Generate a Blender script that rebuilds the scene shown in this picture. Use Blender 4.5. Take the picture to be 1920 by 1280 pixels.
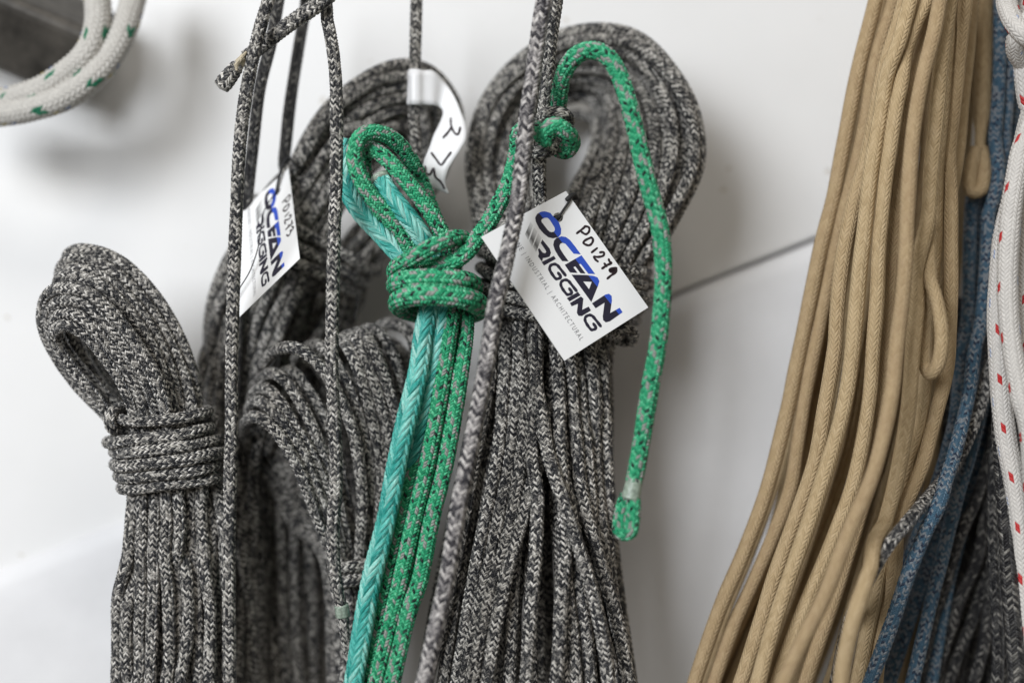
import bpy, bmesh, math, random
import numpy as np
from mathutils import Vector

for o in list(bpy.data.objects):
    bpy.data.objects.remove(o)
random.seed(7)
RNG = np.random.default_rng(7)
scene = bpy.context.scene
col = scene.collection

# ------------------------------------------------------------------ camera
S = 0.00032            # metres per photograph pixel on the plane of focus
D = 0.853              # camera to plane of focus
Z0 = 1.45              # camera height
WALL = 0.125           # distance of the wall panel behind the plane of focus
cam_d = bpy.data.cameras.new('camera')
cam_d.sensor_width = 36.0
cam_d.lens = 36.0 * D / (1920 * S)
cam_d.clip_start = 0.05
cam_d.clip_end = 50
cam_d.dof.use_dof = True
cam_d.dof.focus_distance = D - 0.022
cam_d.dof.aperture_fstop = 1.65
cam = bpy.data.objects.new('camera', cam_d)
cam.location = (0, -D, Z0)
cam.rotation_euler = (math.radians(90), 0, 0)
col.objects.link(cam)
scene.camera = cam

# ------------------------------------------------------------------ light
world = bpy.data.worlds.new('World')
scene.world = world
world.use_nodes = True
bg = world.node_tree.nodes['Background']
bg.inputs['Color'].default_value = (1.0, 0.94, 0.85, 1)
bg.inputs['Strength'].default_value = 0.20


def area(name, loc, target, size, energy, color):
    d = bpy.data.lights.new(name, 'AREA')
    d.shape = 'RECTANGLE'
    d.size, d.size_y = size
    d.energy = energy
    d.color = color
    o = bpy.data.objects.new(name, d)
    o.location = loc
    o.rotation_euler = (Vector(target) - Vector(loc)).to_track_quat('-Z', 'Y').to_euler()
    col.objects.link(o)
    return o


area('window_light', (-1.15, -2.0, Z0 + 0.8), (-0.05, 0, Z0), (1.1, 1.1), 63, (0.93, 0.96, 1.0))
area('ceiling_light', (0.1, -1.3, Z0 + 1.7), (0.0, 0, Z0), (0.7, 0.4), 10, (1.0, 0.95, 0.87))
scene.view_settings.view_transform = 'Standard'
scene.view_settings.look = 'None'
scene.view_settings.gamma = 1
scene.view_settings.exposure = 0.0
scene.render.engine = 'CYCLES'


# ------------------------------------------------------------------ node helpers
class X:
    """a socket with arithmetic"""
    def __init__(s, nt, so): s.nt, s.so = nt, so

    def _m(s, op, *a):
        n = s.nt.nodes.new('ShaderNodeMath'); n.operation = op
        for i, v in enumerate((s,) + a):
            if isinstance(v, X): s.nt.links.new(v.so, n.inputs[i])
            else: n.inputs[i].default_value = v
        return X(s.nt, n.outputs[0])
    def __add__(s, o): return s._m('ADD', o)
    def __sub__(s, o): return s._m('SUBTRACT', o)
    def __mul__(s, o): return s._m('MULTIPLY', o)
    def __truediv__(s, o): return s._m('DIVIDE', o)
    def floor(s): return s._m('FLOOR')
    def abs(s): return s._m('ABSOLUTE')
    def mod(s, v): return s._m('FLOORED_MODULO', v)
    def lt(s, v): return s._m('LESS_THAN', v)
    def gt(s, v): return s._m('GREATER_THAN', v)
    def max(s, v): return s._m('MAXIMUM', v)
    def min(s, v): return s._m('MINIMUM', v)
    def pow(s, v): return s._m('POWER', v)


def new_mat(name):
    m = bpy.data.materials.new(name); m.use_nodes = True
    nt = m.node_tree
    return m, nt, nt.nodes['Principled BSDF']


def comb(nt, *a):
    n = nt.nodes.new('ShaderNodeCombineXYZ')
    for i, v in enumerate(a):
        if isinstance(v, X): nt.links.new(v.so, n.inputs[i])
        else: n.inputs[i].default_value = v
    return n.outputs[0]


def white(nt, vec):
    n = nt.nodes.new('ShaderNodeTexWhiteNoise'); n.noise_dimensions = '3D'
    nt.links.new(vec, n.inputs['Vector'])
    return X(nt, n.outputs['Value'])


def noise(nt, vec, scale=1.0, detail=2.0, rough=0.5):
    n = nt.nodes.new('ShaderNodeTexNoise')
    if vec is not None: nt.links.new(vec, n.inputs['Vector'])
    n.inputs['Scale'].default_value = scale
    n.inputs['Detail'].default_value = detail
    n.inputs['Roughness'].default_value = rough
    return X(nt, n.outputs[0])


def ramp(nt, x, stops):
    n = nt.nodes.new('ShaderNodeValToRGB')
    e = n.color_ramp.elements
    while len(e) < len(stops): e.new(0.5)
    for i, (p, c) in enumerate(stops):
        e[i].position = p
        e[i].color = (c[0], c[1], c[2], 1) if len(c) == 3 else c
    nt.links.new(x.so, n.inputs[0])
    return n.outputs[0]


def mixc(nt, fac, a, b):
    n = nt.nodes.new('ShaderNodeMix'); n.data_type = 'RGBA'
    if isinstance(fac, X): nt.links.new(fac.so, n.inputs[0])
    else: n.inputs[0].default_value = fac
    for i, v in ((6, a), (7, b)):
        if isinstance(v, tuple): n.inputs[i].default_value = (v[0], v[1], v[2], 1)
        else: nt.links.new(v, n.inputs[i])
    return n.outputs[2]


BRAID = {}


def rope_mat(name, ncol, pitch, slope, colour, rough=0.45, amp=0.16, bump=0.6, sheen=0.0, fil=0.5, spec=0.5):
    """braided cover: columns of slanted floats, leaning left and right in turn"""
    m, nt, bs = new_mat(name)
    BRAID[name] = (ncol, pitch, slope, amp)
    uvn = nt.nodes.new('ShaderNodeUVMap'); uvn.uv_map = 'UVMap'
    sp = nt.nodes.new('ShaderNodeSeparateXYZ')
    nt.links.new(uvn.outputs[0], sp.inputs[0])
    u, v = X(nt, sp.outputs[0]), X(nt, sp.outputs[1])
    oi = nt.nodes.new('ShaderNodeObjectInfo')
    rnd = X(nt, oi.outputs['Random'])
    U = u * ncol
    k = U.floor()
    f = U - k - 0.5
    par = k.mod(2.0)
    t = v / pitch + (par * 2.0 - 1.0) * f * slope + par * 0.5
    row = t.floor()
    g = t - row - 0.5
    hf = (f * 2.0).abs().pow(3.0)
    hg = (g * 2.0).abs().pow(2.4)
    h = (hf * -0.6 + 1.0) * (hg * -1.0 + 1.0)
    hs = white(nt, comb(nt, k, row, rnd * 91.0))
    filn = noise(nt, comb(nt, t * 7.0, f * 1.6, hs * 40.0 + rnd * 13.0), 1.0, 2.0, 0.6)
    low = noise(nt, comb(nt, v * 170.0, u * 3.0, rnd * 57.0), 1.0, 2.0, 0.5)
    hs2 = white(nt, comb(nt, (U * 2.0).floor() + 37.0, (t * 3.0).floor(), rnd * 77.0))
    cs = colour(nt, dict(u=u, v=v, k=k, row=row, par=par, f=f, g=g, hs=hs, fil=filn, low=low, rnd=rnd, t=t, hs2=hs2))
    nt.links.new(cs, bs.inputs['Base Color'])
    bs.inputs['Roughness'].default_value = rough
    bs.inputs['Specular IOR Level'].default_value = spec
    bs.inputs['Sheen Weight'].default_value = sheen
    bs.inputs['Sheen Roughness'].default_value = 0.5
    bp = nt.nodes.new('ShaderNodeBump')
    bp.inputs['Strength'].default_value = bump
    bp.inputs['Distance'].default_value = 0.0011
    hh = h + filn * fil + hs2 * 0.12
    nt.links.new(hh.so, bp.inputs['Height'])
    nt.links.new(bp.outputs[0], bs.inputs['Normal'])
    return m


def c_grey(stops):
    def fn(nt, q):
        val = q['hs'] * 0.38 + q['hs2'] * 0.20 + q['fil'] * 0.50 + q['low'] * 0.26 + ((q['row'] + (q['k'] / 2.0).floor()).mod(2.0)) * 0.17 - 0.268
        return ramp(nt, val, stops)
    return fn


GREY_STOPS = [(0.33, (.008, .009, .012)), (0.43, (.030, .031, .036)), (0.52, (.17, .163, .152)), (0.62, (.48, .455, .41)), (0.80, (.80, .77, .72))]
PALE_STOPS = [(0.32, (.02, .018, .024)), (0.42, (.09, .085, .09)), (0.54, (.29, .272, .268)), (0.66, (.52, .49, .47)), (0.85, (.72, .69, .66))]
DARK_STOPS = [(0.34, (.008, .008, .010)), (0.5, (.03, .03, .032)), (0.66, (.13, .125, .115)), (0.9, (.42, .40, .36))]


def c_green(nt, q):
    # bright green with stray grey and black yarns that spiral round in patches
    alt = (q['row'] + (q['k'] / 2.0).floor()).mod(2.0)
    g = ramp(nt, q['hs'] * 0.30 + q['fil'] * 0.45 + alt * 0.25, [(0.2, (.012, .20, .095)), (0.5, (.035, .42, .20)), (0.85, (.17, .68, .38))])
    spiral = (q['row'] + q['k'] * 2.0).mod(9.0)
    grey_yarn = spiral.lt(1.5) * ((q['hs'] + q['low'] * 0.8).gt(0.62))
    dark_yarn = ((spiral - 5.0).abs().lt(0.5)) * ((q['hs'] + q['low'] * 0.8).gt(0.82))
    gr = mixc(nt, grey_yarn, g, (.33, .35, .32))
    return mixc(nt, dark_yarn, gr, (.018, .03, .028))


def c_teal(nt, q):
    return ramp(nt, q['hs'] * 0.35 + q['fil'] * 0.75, [(0.24, (.008, .14, .125)), (0.40, (.025, .35, .30)), (0.55, (.11, .58, .50)), (0.80, (.50, .88, .78))])


def c_beige(nt, q):
    base = ramp(nt, q['hs'] * 0.3 + q['fil'] * 0.45 + q['low'] * 0.35, [(0.2, (.32, .230, .126)), (0.5, (.44, .330, .190)), (0.9, (.55, .425, .262))])
    return mixc(nt, q['rnd'] * q['low'] * 0.9, base, (.27, .18, .105))


def c_blue(nt, q):
    s = q['hs'] * 0.62 + q['low'] * 0.15 + ((q['row'] + q['k']).mod(2.0)) * 0.28
    a = ramp(nt, q['fil'], [(0.3, (.025, .065, .105)), (0.75, (.065, .145, .22))])
    b = mixc(nt, s.gt(0.62), a, ramp(nt, q['fil'], [(0.3, (.11, .13, .15)), (0.7, (.26, .29, .32))]))
    return mixc(nt, s.lt(0.24), b, (.015, .03, .06))


def c_flecked(base, main, second, period, third=None, nc=10, wide=True):
    def fn(nt, q):
        b = ramp(nt, q['fil'] * 0.7 + q['hs'] * 0.3, [(0.2, tuple(x * .8 for x in base)), (0.8, base)])
        half = (q['k'] / (nc / 2.0)).floor()                      # tracer yarns on both sides of the rope
        rr = (q['row'] + half * (period * 0.5)).mod(float(period))
        kk = q['k'].mod(nc / 2.0)
        m1 = rr.lt(1.9) * ((kk - 1.5).abs().lt(0.75)) * (q['hs'].gt(0.14))
        if not wide: m1 = rr.lt(1.9) * ((kk - 1.0).abs().lt(0.5))
        else: m1 = m1 + (((rr - period * 0.45).abs().lt(1.3)) * ((kk - 5.0).abs().lt(0.75)) * (q['hs'].gt(0.2)))
        c = mixc(nt, m1.min(1.0), b, main)
        m2 = ((rr - period * 0.5).abs().lt(0.6)) * ((kk - 3.0).abs().lt(0.4)) * (q['f'].abs().lt(0.22))
        c = mixc(nt, m2, c, second)
        if third:
            m3 = ((rr - 3.0).abs().lt(0.4)) * ((kk - 3.0).abs().lt(0.4)) * (q['f'].abs().lt(0.2))
            c = mixc(nt, m3, c, third)
        return c
    return fn


M = {}
M['grey'] = rope_mat('grey_rope', 12, .0017, 0.9, c_grey(GREY_STOPS), 0.34, amp=.18, bump=0.75)
M['pale'] = rope_mat('pale_grey_rope', 10, .0026, 0.8, c_grey(PALE_STOPS), 0.5, amp=.18, bump=.8)
M['dark'] = rope_mat('dark_grey_rope', 10, .0022, 1.0, c_grey(DARK_STOPS), 0.36, amp=.2, bump=.9)
M['green'] = rope_mat('green_rope', 12, .0020, 0.75, c_green, 0.26, amp=.22, bump=0.9)
M['teal'] = rope_mat('teal_rope', 6, .0058, 1.7, c_teal, 0.22, amp=.24, bump=1.0, fil=1.3)
M['beige'] = rope_mat('beige_rope', 12, .0032, 1.0, c_beige, 0.9, amp=.06, bump=0.5, sheen=0.0, fil=0.35, spec=0.12)
M['blue'] = rope_mat('blue_rope', 14, .0018, 0.7, c_blue, 0.42, amp=.12)
M['whitered'] = rope_mat('white_red_rope', 14, .0026, 0.9, c_flecked((.68, .65, .61), (.48, .02, .02), (.36, .41, .54), 11, None, 14, False), 0.55, amp=.12)
M['whitegreen'] = rope_mat('white_green_rope', 16, .0036, 0.9, c_flecked((.56, .54, .50), (.006, .15, .075), (.03, .12, .36), 10, (.45, .36, .06), 16), 0.6, amp=.17)


def plain(name, colr, rough=0.5, bump=0.0, scale=200, metal=0.0, var=0.0, trans=0.0):
    m, nt, bs = new_mat(name)
    bs.inputs['Roughness'].default_value = rough
    bs.inputs['Metallic'].default_value = metal
    tc = nt.nodes.new('ShaderNodeTexCoord')
    n = noise(nt, tc.outputs['Object'], scale, 4.0, 0.6)
    if var:
        c = ramp(nt, n, [(0.3, tuple(x * (1 - var) for x in colr)), (0.7, tuple(min(1, x * (1 + var)) for x in colr))])
        nt.links.new(c, bs.inputs['Base Color'])
    else:
        bs.inputs['Base Color'].default_value = (*colr, 1)
    if bump:
        bp = nt.nodes.new('ShaderNodeBump'); bp.inputs['Strength'].default_value = bump
        bp.inputs['Distance'].default_value = 0.002
        nt.links.new(n.so, bp.inputs['Height']); nt.links.new(bp.outputs[0], bs.inputs['Normal'])
    if trans:
        bs.inputs['Transmission Weight'].default_value = trans
    return m


def panel_mat():
    m, nt, bs = new_mat('painted_panel')
    tc = nt.nodes.new('ShaderNodeTexCoord')
    big = noise(nt, tc.outputs['Object'], 5.0, 5.0, 0.6)
    fine = noise(nt, tc.outputs['Object'], 70.0, 3.0, 0.6)
    spk = noise(nt, tc.outputs['Object'], 85.0, 1.0, 0.5)
    c = ramp(nt, big, [(0.3, (.73, .728, .72)), (0.55, (.765, .763, .758)), (0.75, (.785, .785, .785))])
    c = mixc(nt, spk.gt(0.79), c, (.58, .55, .50))                # chips and dirt specks in the paint
    nt.links.new(c, bs.inputs['Base Color'])
    bs.inputs['Roughness'].default_value = 0.5
    bp = nt.nodes.new('ShaderNodeBump'); bp.inputs['Strength'].default_value = 0.12; bp.inputs['Distance'].default_value = 0.002
    nt.links.new((big + fine * 0.2).so, bp.inputs['Height']); nt.links.new(bp.outputs[0], bs.inputs['Normal'])
    return m


M['panel'] = panel_mat()
M['plaster'] = plain('painted_masonry', (.74, .74, .75), 0.65, 0.6, 22, var=.035)
M['card'] = plain('white_card', (.83, .83, .83), 0.42, 0.02, 300)
M['tape'] = plain('white_tape', (.82, .82, .83), 0.38, 0.03, 90)
M['clear_tape'] = plain('whipping_tape', (.27, .33, .27), 0.2, 0.3, 500, var=.4)
M['ink'] = plain('marker_ink', (.022, .012, .016), 0.45)
M['navy'] = plain('navy_ink', (.020, .018, .035), 0.4)
M['greyink'] = plain('grey_ink', (.20, .20, .21), 0.5)
M['twine'] = plain('waxed_twine', (.46, .40, .29), 0.6, 0.3, 500, var=.2)
M['cord'] = plain('black_elastic_cord', (.014, .014, .015), 0.6, 0.2, 900)
M['steel'] = plain('galvanised_steel', (.062, .056, .048), 0.5, 0.15, 60, metal=0.3, var=.5)


def logo_mat():
    m, nt, bs = new_mat('two_tone_print')
    uvn = nt.nodes.new('ShaderNodeUVMap'); uvn.uv_map = 'UVMap'
    sp = nt.nodes.new('ShaderNodeSeparateXYZ'); nt.links.new(uvn.outputs[0], sp.inputs[0])
    x, y = X(nt, sp.outputs[0]), X(nt, sp.outputs[1])
    up = (y - x * 0.079 - 111.0).gt(0.0)
    nt.links.new(mixc(nt, up, (.020, .018, .035), (.030, .085, .50)), bs.inputs['Base Color'])
    bs.inputs['Roughness'].default_value = 0.4
    return m


def bar_mat():
    m, nt, bs = new_mat('silver_print')
    uvn = nt.nodes.new('ShaderNodeUVMap'); uvn.uv_map = 'UVMap'
    sp = nt.nodes.new('ShaderNodeSeparateXYZ'); nt.links.new(uvn.outputs[0], sp.inputs[0])
    y = X(nt, sp.outputs[1])
    c = ramp(nt, (y - 64.0) / 30.0, [(0.05, (.80, .80, .80)), (0.35, (.12, .12, .12)), (0.5, (.30, .30, .30)), (0.7, (.55, .55, .55)), (1.0, (.80, .80, .80))])
    nt.links.new(c, bs.inputs['Base Color'])
    bs.inputs['Roughness'].default_value = 0.4
    return m


M['logo'] = logo_mat()
M['bars'] = bar_mat()


# ------------------------------------------------------------------ geometry helpers
def P(px, py, d=0.0):
    k = S * (D + d) / D
    return np.array([(px - 960) * k, d, Z0 + (640 - py) * k])


def PP(pts):
    return np.array([P(*p) for p in pts])


def catmull(p, n_per=14, closed=False):
    p = np.asarray(p, float)
    if closed: q = np.vstack([p[-1:], p, p[:2]])
    else: q = np.vstack([2 * p[0] - p[1], p, 2 * p[-1] - p[-2]])
    out = []
    t = np.linspace(0, 1, n_per, endpoint=False)[:, None]
    for i in range(1, len(q) - 2):
        a, b, c, d = q[i - 1], q[i], q[i + 1], q[i + 2]
        out.append(0.5 * (2 * b + (c - a) * t + (2 * a - 5 * b + 4 * c - d) * t ** 2 + (3 * b - a - 3 * c + d) * t ** 3))
    if not closed: out.append(p[-1:])
    else: out.append(out[0][:1])
    return np.vstack(out)


def resample(p, step, minn=4):
    seg = np.linalg.norm(np.diff(p, axis=0), axis=1)
    s = np.concatenate([[0], np.cumsum(seg)])
    n = max(minn, int(round(s[-1] / step)) + 1)
    x = np.linspace(0, s[-1], n)
    return np.stack([np.interp(x, s, p[:, i]) for i in range(3)], 1), s[-1]


def link(o, parent=None):
    col.objects.link(o)
    if parent is not None: o.parent = parent
    return o


def tag(o, label=None, cat=None, group=None, kind=None):
    if label: o['label'] = label
    if cat: o['category'] = cat
    if group: o['group'] = group
    if kind: o['kind'] = kind
    return o


def thing(name, label, cat, loc, group=None):
    o = bpy.data.objects.new(name, None)
    o.location = loc
    o.empty_display_size = 0.02
    link(o)
    return tag(o, label, cat, group)


def fast_mesh(name, V, quads, tris=None, uvq=None):
    me = bpy.data.meshes.new(name)
    nt_ = 0 if tris is None else len(tris)
    nq = len(quads)
    me.vertices.add(len(V)); me.vertices.foreach_set('co', np.asarray(V, np.float32).ravel())
    loops = np.asarray(quads, np.int32).ravel()
    if nt_: loops = np.concatenate([loops, np.asarray(tris, np.int32).ravel()])
    me.loops.add(len(loops)); me.loops.foreach_set('vertex_index', loops)
    st = np.concatenate([np.arange(nq) * 4, nq * 4 + np.arange(nt_) * 3]).astype(np.int32)
    tot = np.concatenate([np.full(nq, 4), np.full(nt_, 3)]).astype(np.int32)
    me.polygons.add(nq + nt_)
    me.polygons.foreach_set('loop_start', st)
    me.polygons.foreach_set('loop_total', tot)
    me.polygons.foreach_set('use_smooth', np.ones(nq + nt_, bool))
    if uvq is not None:
        uv = me.uv_layers.new(name='UVMap')
        full = np.zeros((len(loops), 2), np.float32)
        full[:len(uvq)] = uvq
        uv.data.foreach_set('uv', full.ravel())
    me.update()
    me.validate()
    return me


def tube_mesh(name, path, r, braid=None, res=None, closed=False, phase=0.0, ang0=0.0, twist=0.0, taper=None, rvar=0.02, oval=0.0):
    """a rope: a fine tube along the path, its skin raised float by float after the braid"""
    if res is None: res = (24, .00105)
    n, step = res
    p, L = resample(path, step)
    m = len(p)
    T = np.gradient(p, axis=0)
    if closed:
        T[0] = T[-1] = p[1] - p[-2]
    T /= np.linalg.norm(T, axis=1)[:, None] + 1e-12
    a = np.array([0, -1.0, 0.02]) if abs(T[0, 1]) < .9 else np.array([1.0, 0, 0])
    nv = np.zeros((m, 3))
    v0 = a - T[0] * (a @ T[0]); nv[0] = v0 / np.linalg.norm(v0)
    for i in range(1, m):
        w = nv[i - 1] - T[i] * (nv[i - 1] @ T[i])
        nv[i] = w / (np.linalg.norm(w) + 1e-12)
    b = np.cross(T, nv)
    s = np.linspace(0, L, m)
    th = np.arange(n) / n * 2 * np.pi
    ph = ang0 + twist * s
    if closed:                                   # close the twist of the frame
        c = nv[0] @ nv[-1]; sn = nv[0] @ b[-1]
        ph = ang0 + math.atan2(sn, c) * s / L
    A = th[None, :] + ph[:, None]
    R = np.full((m, n), float(r))
    if rvar:
        R *= (1 + rvar * np.sin(s * 61 + phase * 900)[:, None] + rvar * .6 * np.sin(s * 143 + phase * 300)[:, None])
    if oval:
        R *= 1 + oval * np.cos(2 * (A - ang0))
    if braid and n >= 2 * braid[0] and step <= braid[1] * .62:
        ncol, pitch, slope, amp = braid
        U = np.broadcast_to((np.arange(n) / n * ncol)[None, :], (m, n))
        k = np.floor(U + 1e-6); f = U - k - .5
        par = np.mod(k, 2)
        t = (s[:, None] + phase) / pitch + (par * 2 - 1) * f * slope + par * .5
        g = t - np.floor(t) - .5
        h = (1 - .6 * np.abs(2 * f) ** 3) * (1 - np.abs(2 * g) ** 2.4)
        R *= 1 + amp * (h - .65)
    if taper is not None:
        R *= np.interp(s / L, taper[0], taper[1])[:, None]
    V = p[:, None, :] + R[:, :, None] * (np.cos(A)[:, :, None] * nv[:, None, :] + np.sin(A)[:, :, None] * b[:, None, :])
    V = V.reshape(-1, 3)
    i = np.arange(m - 1)[:, None]; j = np.arange(n)[None, :]
    j2 = (j + 1) % n
    q = np.stack([i * n + j, i * n + j2, (i + 1) * n + j2, (i + 1) * n + j], -1).reshape(-1, 4)
    u0 = np.broadcast_to(j / n, (m - 1, n)); u1 = np.broadcast_to((j + 1) / n, (m - 1, n))
    v0_ = np.broadcast_to((s[:-1] + phase)[:, None], (m - 1, n)); v1_ = np.broadcast_to((s[1:] + phase)[:, None], (m - 1, n))
    uv = np.stack([np.stack([u0, v0_], -1), np.stack([u1, v0_], -1), np.stack([u1, v1_], -1), np.stack([u0, v1_], -1)], 2).reshape(-1, 2)
    tris = None
    if not closed:
        c0, c1 = len(V), len(V) + 1
        V = np.vstack([V, p[0] - T[0] * r * .25, p[-1] + T[-1] * r * .25])
        jj = np.arange(n); jn = (jj + 1) % n
        tris = np.vstack([np.stack([np.full(n, c0), jn, jj], 1), np.stack([np.full(n, c1), (m - 1) * n + jj, (m - 1) * n + jn], 1)])
    return fast_mesh(name, V, q, tris, uv)


STR = []      # every rope waits here, is packed against its neighbours, then meshed
FINE = (24, .0009)
LOW = (14, .003)
RAD = dict(grey=.0038, pale=.0047, dark=.0038, green=.0047, teal=.0058, beige=.0047, blue=.0042, whitered=.0060, whitegreen=.0082)


def rope(name, parent, pts, mat, r=None, res=None, closed=False, taper=None, fixed=False, label=None, cat=None, world_pts=False, jit=0.0, twist=None, group=None, dshift=0.0):
    r = RAD[mat] if r is None else r
    if np.mean([p[2 if not world_pts else 1] + dshift for p in pts]) > .045 and mat in ('grey', 'dark', 'beige'): res = LOW
    if mat == 'whitegreen': res = (32, .0011)
    if mat == 'green' and res is None: res = (36, .0008)
    w = np.array(pts, float) if world_pts else PP([(p[0], p[1], p[2] + dshift) for p in pts])
    w = catmull(w, 14, closed)
    if jit:
        s = np.linspace(0, 1, len(w))
        for ax in range(3):
            for fq in (1.3, 2.7, 5.1):
                w[:, ax] += jit / fq * np.sin(s * fq * 6.28 + RNG.uniform(0, 6.28)) * RNG.uniform(.3, 1)
    w, L = resample(w, .007)
    STR.append(dict(name=name, parent=parent, p=w, r=r, mat=mat, res=res, closed=closed, taper=taper, fixed=fixed,
                    label=label, cat=cat, group=group, twist=RNG.uniform(-6, 6) if twist is None else twist))
    return STR[-1]


def lerp(A, B, t):
    return [tuple(a[i] + (b[i] - a[i]) * t for i in range(3)) for a, b in zip(A, B)]


def ring(cx, cy, hw, hd, d0, slope=0.0, bow=0.0, n=16, drift=0.0):
    """one turn of a binding round a bundle: front half nearer the camera"""
    out = []
    for i in range(n):
        a = 2 * math.pi * i / n
        ca, sa = math.cos(a), math.sin(a)
        ex = math.copysign(abs(ca) ** .85, ca)
        out.append((cx + hw * ex, cy + slope * hw * ca + bow * sa, d0 - hd * math.copysign(abs(sa) ** .8, sa)))
    return out


def relax(iters=22):
    off = []; pts = []; sid = []; idx = []; rad = []; w = []
    for k, st in enumerate(STR):
        off.append(len(pts) if not pts else sum(len(a) for a in pts))
        pts.append(st['p']); n = len(st['p'])
        sid.append(np.full(n, k)); idx.append(np.arange(n)); rad.append(np.full(n, st['r']))
        w.append(np.full(n, 0.0 if st['fixed'] else 1.0))
    X_ = np.vstack(pts); sid = np.concatenate(sid); idx = np.concatenate(idx); rad = np.concatenate(rad); w = np.concatenate(w)
    N = len(X_)
    bias = np.array([1.0, 2.2, 1.0])
    for it in range(iters):
        # candidate pairs by a coarse grid in x,z
        order = np.argsort(X_[:, 0])
        Xs = X_[order]
        mv = np.zeros_like(X_); cnt = np.zeros(N)
        rmax = rad.max() * 2
        hi = np.searchsorted(Xs[:, 0], Xs[:, 0] + rmax)
        for c in range(0, N, 400):
            e = min(N, c + 400)
            h = hi[e - 1]
            A = Xs[c:e]; B = Xs[c:h]
            dz = np.abs(A[:, None, 2] - B[None, :, 2]) < rmax
            ai, bi = np.nonzero(dz)
            ok = bi > ai
            ai, bi = ai[ok], bi[ok]
            ga, gb = order[ai + c], order[bi + c]
            same = (sid[ga] == sid[gb]) & (np.abs(idx[ga] - idx[gb]) < 7)
            ga, gb = ga[~same], gb[~same]
            dv = X_[ga] - X_[gb]
            dist = np.linalg.norm(dv, axis=1)
            need = (rad[ga] + rad[gb]) * 1.03
            hit = dist < need
            ga, gb, dv, dist, need = ga[hit], gb[hit], dv[hit], dist[hit], need[hit]
            if not len(ga): continue
            dirv = dv / (dist[:, None] + 1e-6)
            flat = np.abs(dirv[:, 1]) < .25
            dirv[flat, 1] = np.where((sid[ga] + sid[gb]) % 2 == 0, .25, -.25)[flat] * np.sign(dirv[flat, 0] + 1e-9)
            dirv = dirv * bias
            dirv /= np.linalg.norm(dirv, axis=1)[:, None]
            pen = (need - dist)[:, None] * .5
            wa, wb = w[ga][:, None], w[gb][:, None]
            np.add.at(mv, ga, dirv * pen * wa); np.add.at(mv, gb, -dirv * pen * wb)
            np.add.at(cnt, ga, 1); np.add.at(cnt, gb, 1)
        X_ += mv / np.maximum(1, cnt * .55)[:, None]
        X_[:, 1] = np.minimum(X_[:, 1], WALL - rad - .001)
        # smooth along each rope
        sm = X_.copy()
        inner = np.ones(N, bool)
        inner[0] = inner[-1] = False
        inner[1:] &= sid[1:] == sid[:-1]
        inner[:-1] &= sid[:-1] == sid[1:]
        ii = np.nonzero(inner & (w > 0))[0]
        mvn = np.linalg.norm(mv, axis=1)
        act = np.minimum(1, mvn / 2e-4)
        act = np.maximum(act, np.maximum(np.roll(act, 1), np.roll(act, -1)))
        # only smooth the change, so that sharp bends stay
        sm[ii] += (act[ii] * .28)[:, None] * ((X_[ii - 1] + X_[ii + 1]) * .5 - X_[ii] - LAP[ii])
        X_ = sm
    o = 0
    for st in STR:
        n = len(st['p']); st['p'] = X_[o:o + n]; o += n
        if st['closed']: st['p'][-1] = st['p'][0]


def build_ropes():
    global LAP
    allp = np.vstack([s['p'] for s in STR])
    LAP = np.zeros_like(allp)
    LAP[1:-1] = (allp[:-2] + allp[2:]) * .5 - allp[1:-1]
    relax()
    for st in STR:
        par = st['parent']
        if par is not None: org = np.array(par.location)
        else: org = st['p'].mean(0)
        path = catmull(st['p'] - org, 6)
        br = BRAID[M[st['mat']].name]
        me = tube_mesh(st['name'], path, st['r'], br, st['res'], st['closed'], RNG.uniform(0, 1.5), RNG.uniform(0, 6.28), st['twist'], st['taper'])
        me.materials.append(M[st['mat']])
        o = bpy.data.objects.new(st['name'], me)
        if par is None: o.location = org
        link(o, par)
        if st['label']: tag(o, st['label'], st['cat'], st['group'])
        st['obj'] = o


def band(name, parent, pts, r, mat, taper=None, world=False, org=None, rvar=.02):
    """a short plain sleeve: whipping tape, twine"""
    w = np.array(pts) if world else PP(pts)
    o0 = np.array(parent.location) if parent is not None else (np.zeros(3) if org is None else org)
    me = tube_mesh(name, catmull(w, 8) - o0, r, None, (18, .0008), taper=taper, rvar=rvar)
    me.materials.append(M[mat])
    return link(bpy.data.objects.new(name, me), parent)


def path_piece(st, a, b):
    """the packed path of a rope between two fractions of its length"""
    p, L = resample(catmull(st['p'], 6), .001)
    n = len(p)
    return p[int(a * n):max(int(a * n) + 4, int(b * n))]


# ------------------------------------------------------------------ the setting: painted panel over rough masonry
def wall_piece(name, poly, d, thick, mat, label=None):
    bm = bmesh.new()
    front = [bm.verts.new(P(*p, 0) * [0, 0, 0] + np.array([(p[0] - 960) * S * (D + d) / D, d, Z0 + (640 - p[1]) * S * (D + d) / D])) for p in poly]
    f = bm.faces.new(front)
    r = bmesh.ops.extrude_face_region(bm, geom=[f])
    for v in r['geom']:
        if isinstance(v, bmesh.types.BMVert): v.co.y += thick
    bmesh.ops.recalc_face_normals(bm, faces=bm.faces)
    bmesh.ops.bevel(bm, geom=[e for e in bm.edges if all(abs(v.co.y - d) < 1e-6 for v in e.verts)], offset=.0025, segments=2, affect='EDGES', profile=.5)
    me = bpy.data.meshes.new(name); bm.to_mesh(me); bm.free()
    me.materials.append(M[mat])
    o = link(bpy.data.objects.new(name, me))
    tag(o, kind='structure')
    return o


def seam(x): return 1066 - 0.402 * x


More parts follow.
